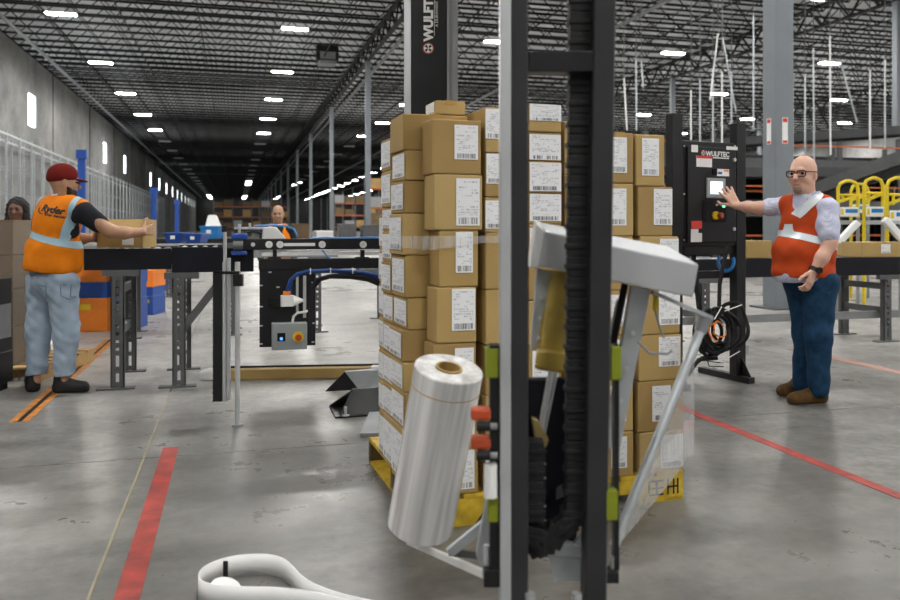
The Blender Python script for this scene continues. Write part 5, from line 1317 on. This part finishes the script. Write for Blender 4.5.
S.path([hipL, knL, anL], [.125, .09, .072], .05).path([hipR, knR, anR], [.125, .088, .07], .05)
S.clip(J(808, 397, 0)-ZV*0, -ZV) if False else S.clip(Vector((0, 0, .045)), -ZV)
S.clip(J(808, 272), ZV)
jeans = skin_obj(S, .009, 'jeans', M_JEAN_D, man, base, .0045, 14)
MB().tube([J(820, 284, -.25)-base, J(821, 291, -.255)-base, J(828, 294, -.24)-base, J(834, 290, -.2)-base], .004).obj('pocket_seam', M_JEAN_D, jeans, True)
for nm, he, to in (('shoe', G(825, 402), G(788, 404.5)), ('shoe', G(805, 394), G(777.5, 396))):
    S = SD(); boot(S, he, to, .05); skin_obj(S, .007, nm, M_SHOEB, man, base)
wd = (wrL-elL).normalized()
wt = MB().ring(wrL-wd*.022-base, wrL+wd*.006-base, .04, .03, 24).obj('watch_strap', M_RUBBER, man, True)
MB().cyl(wrL-wd*.008-base-FV*.03+RV*.012, wrL-wd*.008-base-FV*.05+RV*.018, .022, n=20).obj('watch_face', M_GLASSBLK, wt, True)
# ---------------------------------------------------------------- the man in the red cap
D0 = 6.05; base = J(56, HY); base.z = 0
wk = thing('person', Matrix.Translation(base), 'man in red cap, orange safety vest and light jeans pushing a carton', 'person')
f = (RV*.72+FV*.69).normalized(); _, l, _ = axes(f); AX = (f, l, ZV)
hf = (RV*.8+FV*.6).normalized()
shR, elR, wrR = J(84, 213, -.12), J(110, 231, -.06), J(142, 232, .12)
shL, elL, wrL = J(50, 208, .14), J(70, 237, .26), J(91.5, 238, .22)
hipL, hipR = J(43, 282, .06), J(62, 282, -.06); knL, knR = J(39, 330, .05), J(66, 330, -.04); anL, anR = J(36, 380, .03), J(64, 380, -.02)
neck = J(63, 201); hc = J(63.5, 181.5)
S = SD(); q = head(S, hc, hf, 1.0, .12); S.cap(hc+(neck-hc)*.3, neck, .06, .066, .04)
S.ell(J(60, 224), (.11, .17, .2), AX, .05).ell(J(54, 258), (.12, .16, .16), AX, .05).ell(J(53, 280), (.12, .15, .1), AX, .05)
S.path([shR, elR, J(124, 233, .0), wrR], [.055, .048, .045, .032], .03).path([shL, elL, J(81, 239, .25), wrL], [.055, .046, .043, .032], .03)
S.path([hipL, knL, anL], [.075, .055, .04], .04).path([hipR, knR, anR], [.075, .055, .04], .04)
hand(S, wrR, RV*.25+FV*.9+ZV*.12, RV, ZV, 1.1, .3); hand(S, wrL, FV+RV*.05, -RV, ZV, 1., .1)
skin_obj(S, HS, 'body', M_SKIN_B, wk, base)
S = SD(); S.ell(q(.05, 0, -.085), (.06, .072, .062), (hf, ZV.cross(hf), ZV), .02).cap(q(.02, -.074, -.02), q(.04, -.07, -.08), .014, .02, .02); S.clip(q(.05, 0, -.045), (ZV*.9+hf*.3).normalized())
skin_obj(S, .006, 'beard', M_HAIRK, wk, base)
S = SD(); hl = ZV.cross(hf)
S.ell(q(-.012, 0, .05), (.109, .086, .09), (hf, hl, ZV), .02).ell(q(-.014, 0, .02), (.108, .086, .06), (hf, hl, ZV), .02)
S.clip(q(0, 0, .005), (-ZV+hf*.12).normalized())
cap = skin_obj(S, .006, 'cap', M_REDCAP, wk, base)
S = SD(); S.ell(q(.115, 0, .025), (.062, .072, .011), ((hf*.97-ZV*.2).normalized(), hl, (ZV*.97+hf*.2).normalized()), .01)
S.ell(q(.09, 0, -.02), (.13, .075, .04), (hf, hl, ZV), .005, True)
skin_obj(S, .005, 'brim', M_REDCAP, cap, base)
MB().box(-.012, .012, -.004, 0, -.006, .006).obj('white_patch', M_PAPER, cap, M=Matrix.Translation(q(-.105, .05, .022)-base) @ Matrix.Rotation(-TH-.5, 4, 'Z'))
MB().tube([q(.07, -.082, .0)-base, q(.1, -.07, .0)-base, q(.105, -.04, -.002)-base], .006).obj('glasses', M_RUBBER, wk, True)
S = SD()
S.cap(J(64, 205), J(82, 211, -.1), .085, .075, .04).cap(J(64, 205), J(52, 207, .11), .085, .075, .04)
S.ell(J(60, 226), (.13, .195, .2), AX, .05).ell(J(54, 258), (.14, .185, .17), AX, .05)
S.path([shR, J(99, 223.5, -.06)], [.078, .07], .04).path([shL, J(66, 224, .24)], [.075, .07], .04)
S.clip(J(54, 277), -ZV)
skin_obj(S, .008, 'tshirt', M_TSHIRT, wk, base, .002, 20)
S = SD()
S.cap(J(63, 204), J(80, 209, -.1), .095, .078, .03).cap(J(61, 204), J(46, 207, .12), .097, .08, .03)
S.ell(J(56.5, 224), (.165, .215, .2), AX, .05).ell(J(54, 250), (.2, .222, .15), AX, .06).ell(J(53, 265), (.205, .225, .15), AX, .05)
S.cap(J(88, 219, -.2), J(103, 225, -.2), .072, .1, .01, True).cap(J(85, 226, -.23), J(93, 246, -.3), .035, .05, .02, True).cap(J(60, 220, .3), J(75, 225, .4), .08, .1, .01, True)
S.cap(J(65, 185), J(64.5, 197), .075, .078, .01, True)
S.clip(J(54, 271.5), (-ZV-RV*.1).normalized())
vest = skin_obj(S, .008, 'vest', M_VEST_O, wk, base, .0025, 13)
strp(vest, 'reflective_stripe', M_REFLB, J(27, 235, -.2), J(85, 250, -.2), .025, base)
strp(vest, 'reflective_stripe', M_REFLB, J(71.5, 202, -.2), J(60, 240, -.2), .026, base, [(J(60, 241, -.2), -ZV), (J(60, 220, .02), FV)], .005)
strp(vest, 'reflective_stripe', M_REFLB, J(32.5, 205, -.05), J(29.5, 234, -.05), .018, base, [(J(30, 235, -.1), -ZV)], .005)
MB().box(-.022, .022, -.004, 0, -.006, .006).obj('white_patch', M_PAPER, vest, M=Matrix.Translation(J(54.5, 194.8, -.1)-base) @ Matrix.Rotation(-TH, 4, 'Z') @ Matrix.Rotation(-.15, 4, 'Y'))
# lettering across the back, laid on the cloth
bvh = BVHTree.FromPolygons([v.co for v in vest.data.vertices], [p.vertices for p in vest.data.polygons])
def on_cloth(me, org, xd, m, name):
    yd = (ZV - xd*ZV.dot(xd)).normalized(); bm = bmesh.new(); bm.from_mesh(me)
    bmesh.ops.triangulate(bm, faces=bm.faces); bmesh.ops.subdivide_edges(bm, edges=[e for e in bm.edges if e.calc_length() > .012], cuts=1)
    for v in bm.verts:
        p = org+xd*v.co.x+yd*v.co.y; lift = .003+v.co.z
        hit = bvh.ray_cast(p-FV*.6-base, FV)[0]
        v.co = (hit if hit else p-base)-FV*lift
    bm.to_mesh(me); bm.free(); me.materials.clear(); me.materials.append(m); return link(name, me, vest)
xd = (RV-ZV*.17).normalized()
on_cloth(text_mesh('Ryder', .072, M_RUBBER, 0, .0035, shear=.2), J(37.2, 210.6, -.2), xd, M_RUBBER, 'lettering')
on_cloth(text_mesh('Ever better.', .032, M_RUBBER, 0, .0012, shear=.2), J(43, 215.4, -.2), xd, M_RUBBER, 'lettering')
sw = MB(); pts = [(34, 205), (32.3, 208), (33.5, 211), (37, 213.3), (42, 214.3), (37, 212), (35, 210.2), (34.4, 208)]
on_cloth(MB().add([(((x-34)*.0076), -((y-205)*.0076)+.17*(x-34)*.0076, 0) for x, y in pts], [(0, 1, 2, 7), (7, 2, 6), (2, 3, 5, 6), (3, 4, 5)]).mesh('swoosh', M_RUBBER), J(34.6, 205, -.2), xd, M_RUBBER, 'swoosh')
S = SD(); S.ell(J(53, 282), (.145, .18, .12), AX, .05)
S.path([hipL, knL, anL], [.12, .088, .072], .05).path([hipR, knR, anR], [.12, .09, .072], .05)
S.clip(Vector((0, 0, .13)), -ZV).clip(J(53, 268), ZV)
jeans = skin_obj(S, .009, 'jeans', M_JEAN_L, wk, base, .006, 22)
for (x0, x1, dd) in ((36, 47, -.16), (58, 71, -.2)):
    P_ = [J(x0, 285, dd), J(x1, 286, dd), J(x1-.5, 297, dd), J((x0+x1)/2, 300, dd), J(x0+.5, 296, dd)]
    mbv = BVHTree.FromPolygons([v.co for v in jeans.data.vertices], [p.vertices for p in jeans.data.polygons]); R_ = []
    for i in range(5):
        for t in (0, .33, .66):
            p = P_[i].lerp(P_[(i+1) % 5], t); h_ = mbv.ray_cast(p-FV*.5-base, FV)[0]; R_.append((h_ if h_ else p-base))
    MB().tube(R_, .0035, 6, True).obj('back_pocket_seam', mat('seam_denim', (.13, .18, .25), .8), jeans, True)
for he, to in ((G(33, 392.5), G(31, 383)), (G(54, 393), G(90, 391.5))):
    if (to-he).length < .25: to = he+(to-he).normalized()*.29
    S = SD(); boot(S, he, to, .05, .17); skin_obj(S, .007, 'boot', M_BOOTB, wk, base)
# ---------------------------------------------------------------- people further back
def standing(px, py_top, d, face, label, skin, top_m, leg_m, hair=None, vest_m=None, hgt=None):
    top = W(px, py_top, d); h_ = hgt or top.z; b = Vector((top.x, top.y, 0)); s = h_/1.75
    t = thing('person', Matrix.Translation(b), label, 'person'); f, l, u = axes(face); AX = (f, l, ZV)
    P = lambda a, c, z: b+f*a*s+l*c*s+ZV*z*s
    S = SD(); q = head(S, P(.02, 0, 1.625), f, s*1.05, .1); S.cap(P(0, 0, 1.55), P(0, 0, 1.44), .058*s, .065*s, .04)
    S.ell(P(0, 0, 1.25), (.12*s, .18*s, .22*s), AX, .05).ell(P(0, 0, .98), (.12*s, .16*s, .16*s), AX, .05)
    hands_ = []
    for c in (-1, 1):
        S.path([P(0, c*.19, 1.38), P(-.02, c*.25, 1.1), P(.12, c*.24, .9)], [.05*s, .044*s, .03*s], .03)
        hand(S, P(.12, c*.24, .9), f*.6-ZV*.8, l*c, f, s, .5)
        S.path([P(0, c*.1, .92), P(.02, c*.1, .5), P(0, c*.1, .09)], [.08*s, .055*s, .04*s], .04)
    skin_obj(S, .008, 'body', skin, t, b)
    for c in (-1, 1): MB().ball(q(.084, c*.034, .008)-b, .011*s).obj('eye', M_EYE, t, True)
    S = SD(); S.ell(P(0, 0, 1.25), (.14*s, .2*s, .23*s), AX, .05).ell(P(0, 0, 1.0), (.14*s, .185*s, .17*s), AX, .05).cap(P(0, -.14, 1.4), P(0, .14, 1.4), .075*s, .075*s, .04)
    for c in (-1, 1): S.path([P(0, c*.19, 1.38), P(-.02, c*.25, 1.1), P(.08, c*.245, .96)], [.066*s, .06*s, .05*s], .03)
    skin_obj(S, .011, 'jacket', top_m, t, b)
    if vest_m:
        S = SD(); S.ell(P(0, 0, 1.25), (.155*s, .205*s, .23*s), AX, .05).ell(P(0, 0, 1.0), (.155*s, .2*s, .17*s), AX, .05).cap(P(0, -.11, 1.41), P(0, .11, 1.41), .075*s, .075*s, .03)
        S.cap(P(.1, 0, 1.5), P(.2, 0, 1.1), .09*s, .06*s, .01, True)
        for c in (-1, 1): S.cap(P(0, c*.24, 1.36), P(0, c*.3, 1.2), .08*s, .07*s, .01, True)
        skin_obj(S, .011, 'vest', vest_m, t, b)
    S = SD(); S.ell(P(0, 0, .93), (.13*s, .17*s, .12*s), AX, .04)
    for c in (-1, 1): S.path([P(0, c*.1, .9), P(.02, c*.1, .5), P(0, c*.1, .07)], [.1*s, .08*s, .07*s], .04)
    S.clip(Vector((0, 0, .04)), -ZV); skin_obj(S, .013, 'trousers', leg_m, t, b)
    for c in (-1, 1):
        S = SD(); boot(S, P(-.07, c*.1, 0), P(.2, c*.1, 0), .045); skin_obj(S, .011, 'shoe', M_BOOTB, t, b)
    if hair:
        S = SD(); S.ell(q(-.03, 0, .05), (.115*s, .1*s, .1*s), AX, .02)
        for c in (-1, 1): S.cap(q(-.03, c*.07, .03), q(-.0, c*.1, -.17), .05*s, .045*s, .04).cap(q(-.05, c*.05, 0), q(-.05, c*.05, -.2), .055*s, .05*s, .04)
        S.cap(q(.09, 0, -.03), q(.12, 0, -.12), .06*s, .07*s, .02, True)
        skin_obj(S, .009, 'hair', hair, t, b, .004, 60)
    return t
standing(17.5, 199, 8.3, -FV+RV*.15, 'woman with long dark hair seen over the cartons at the left', M_SKIN_C, M_TSHIRT, M_JEAN_D, M_HAIRK, M_VEST_O)
standing(278, 206, 10.6, -FV+RV*.12, 'bald man in black top and orange vest behind the infeed', M_SKIN_B, M_TSHIRT, M_JEAN_D, None, M_VEST_O)
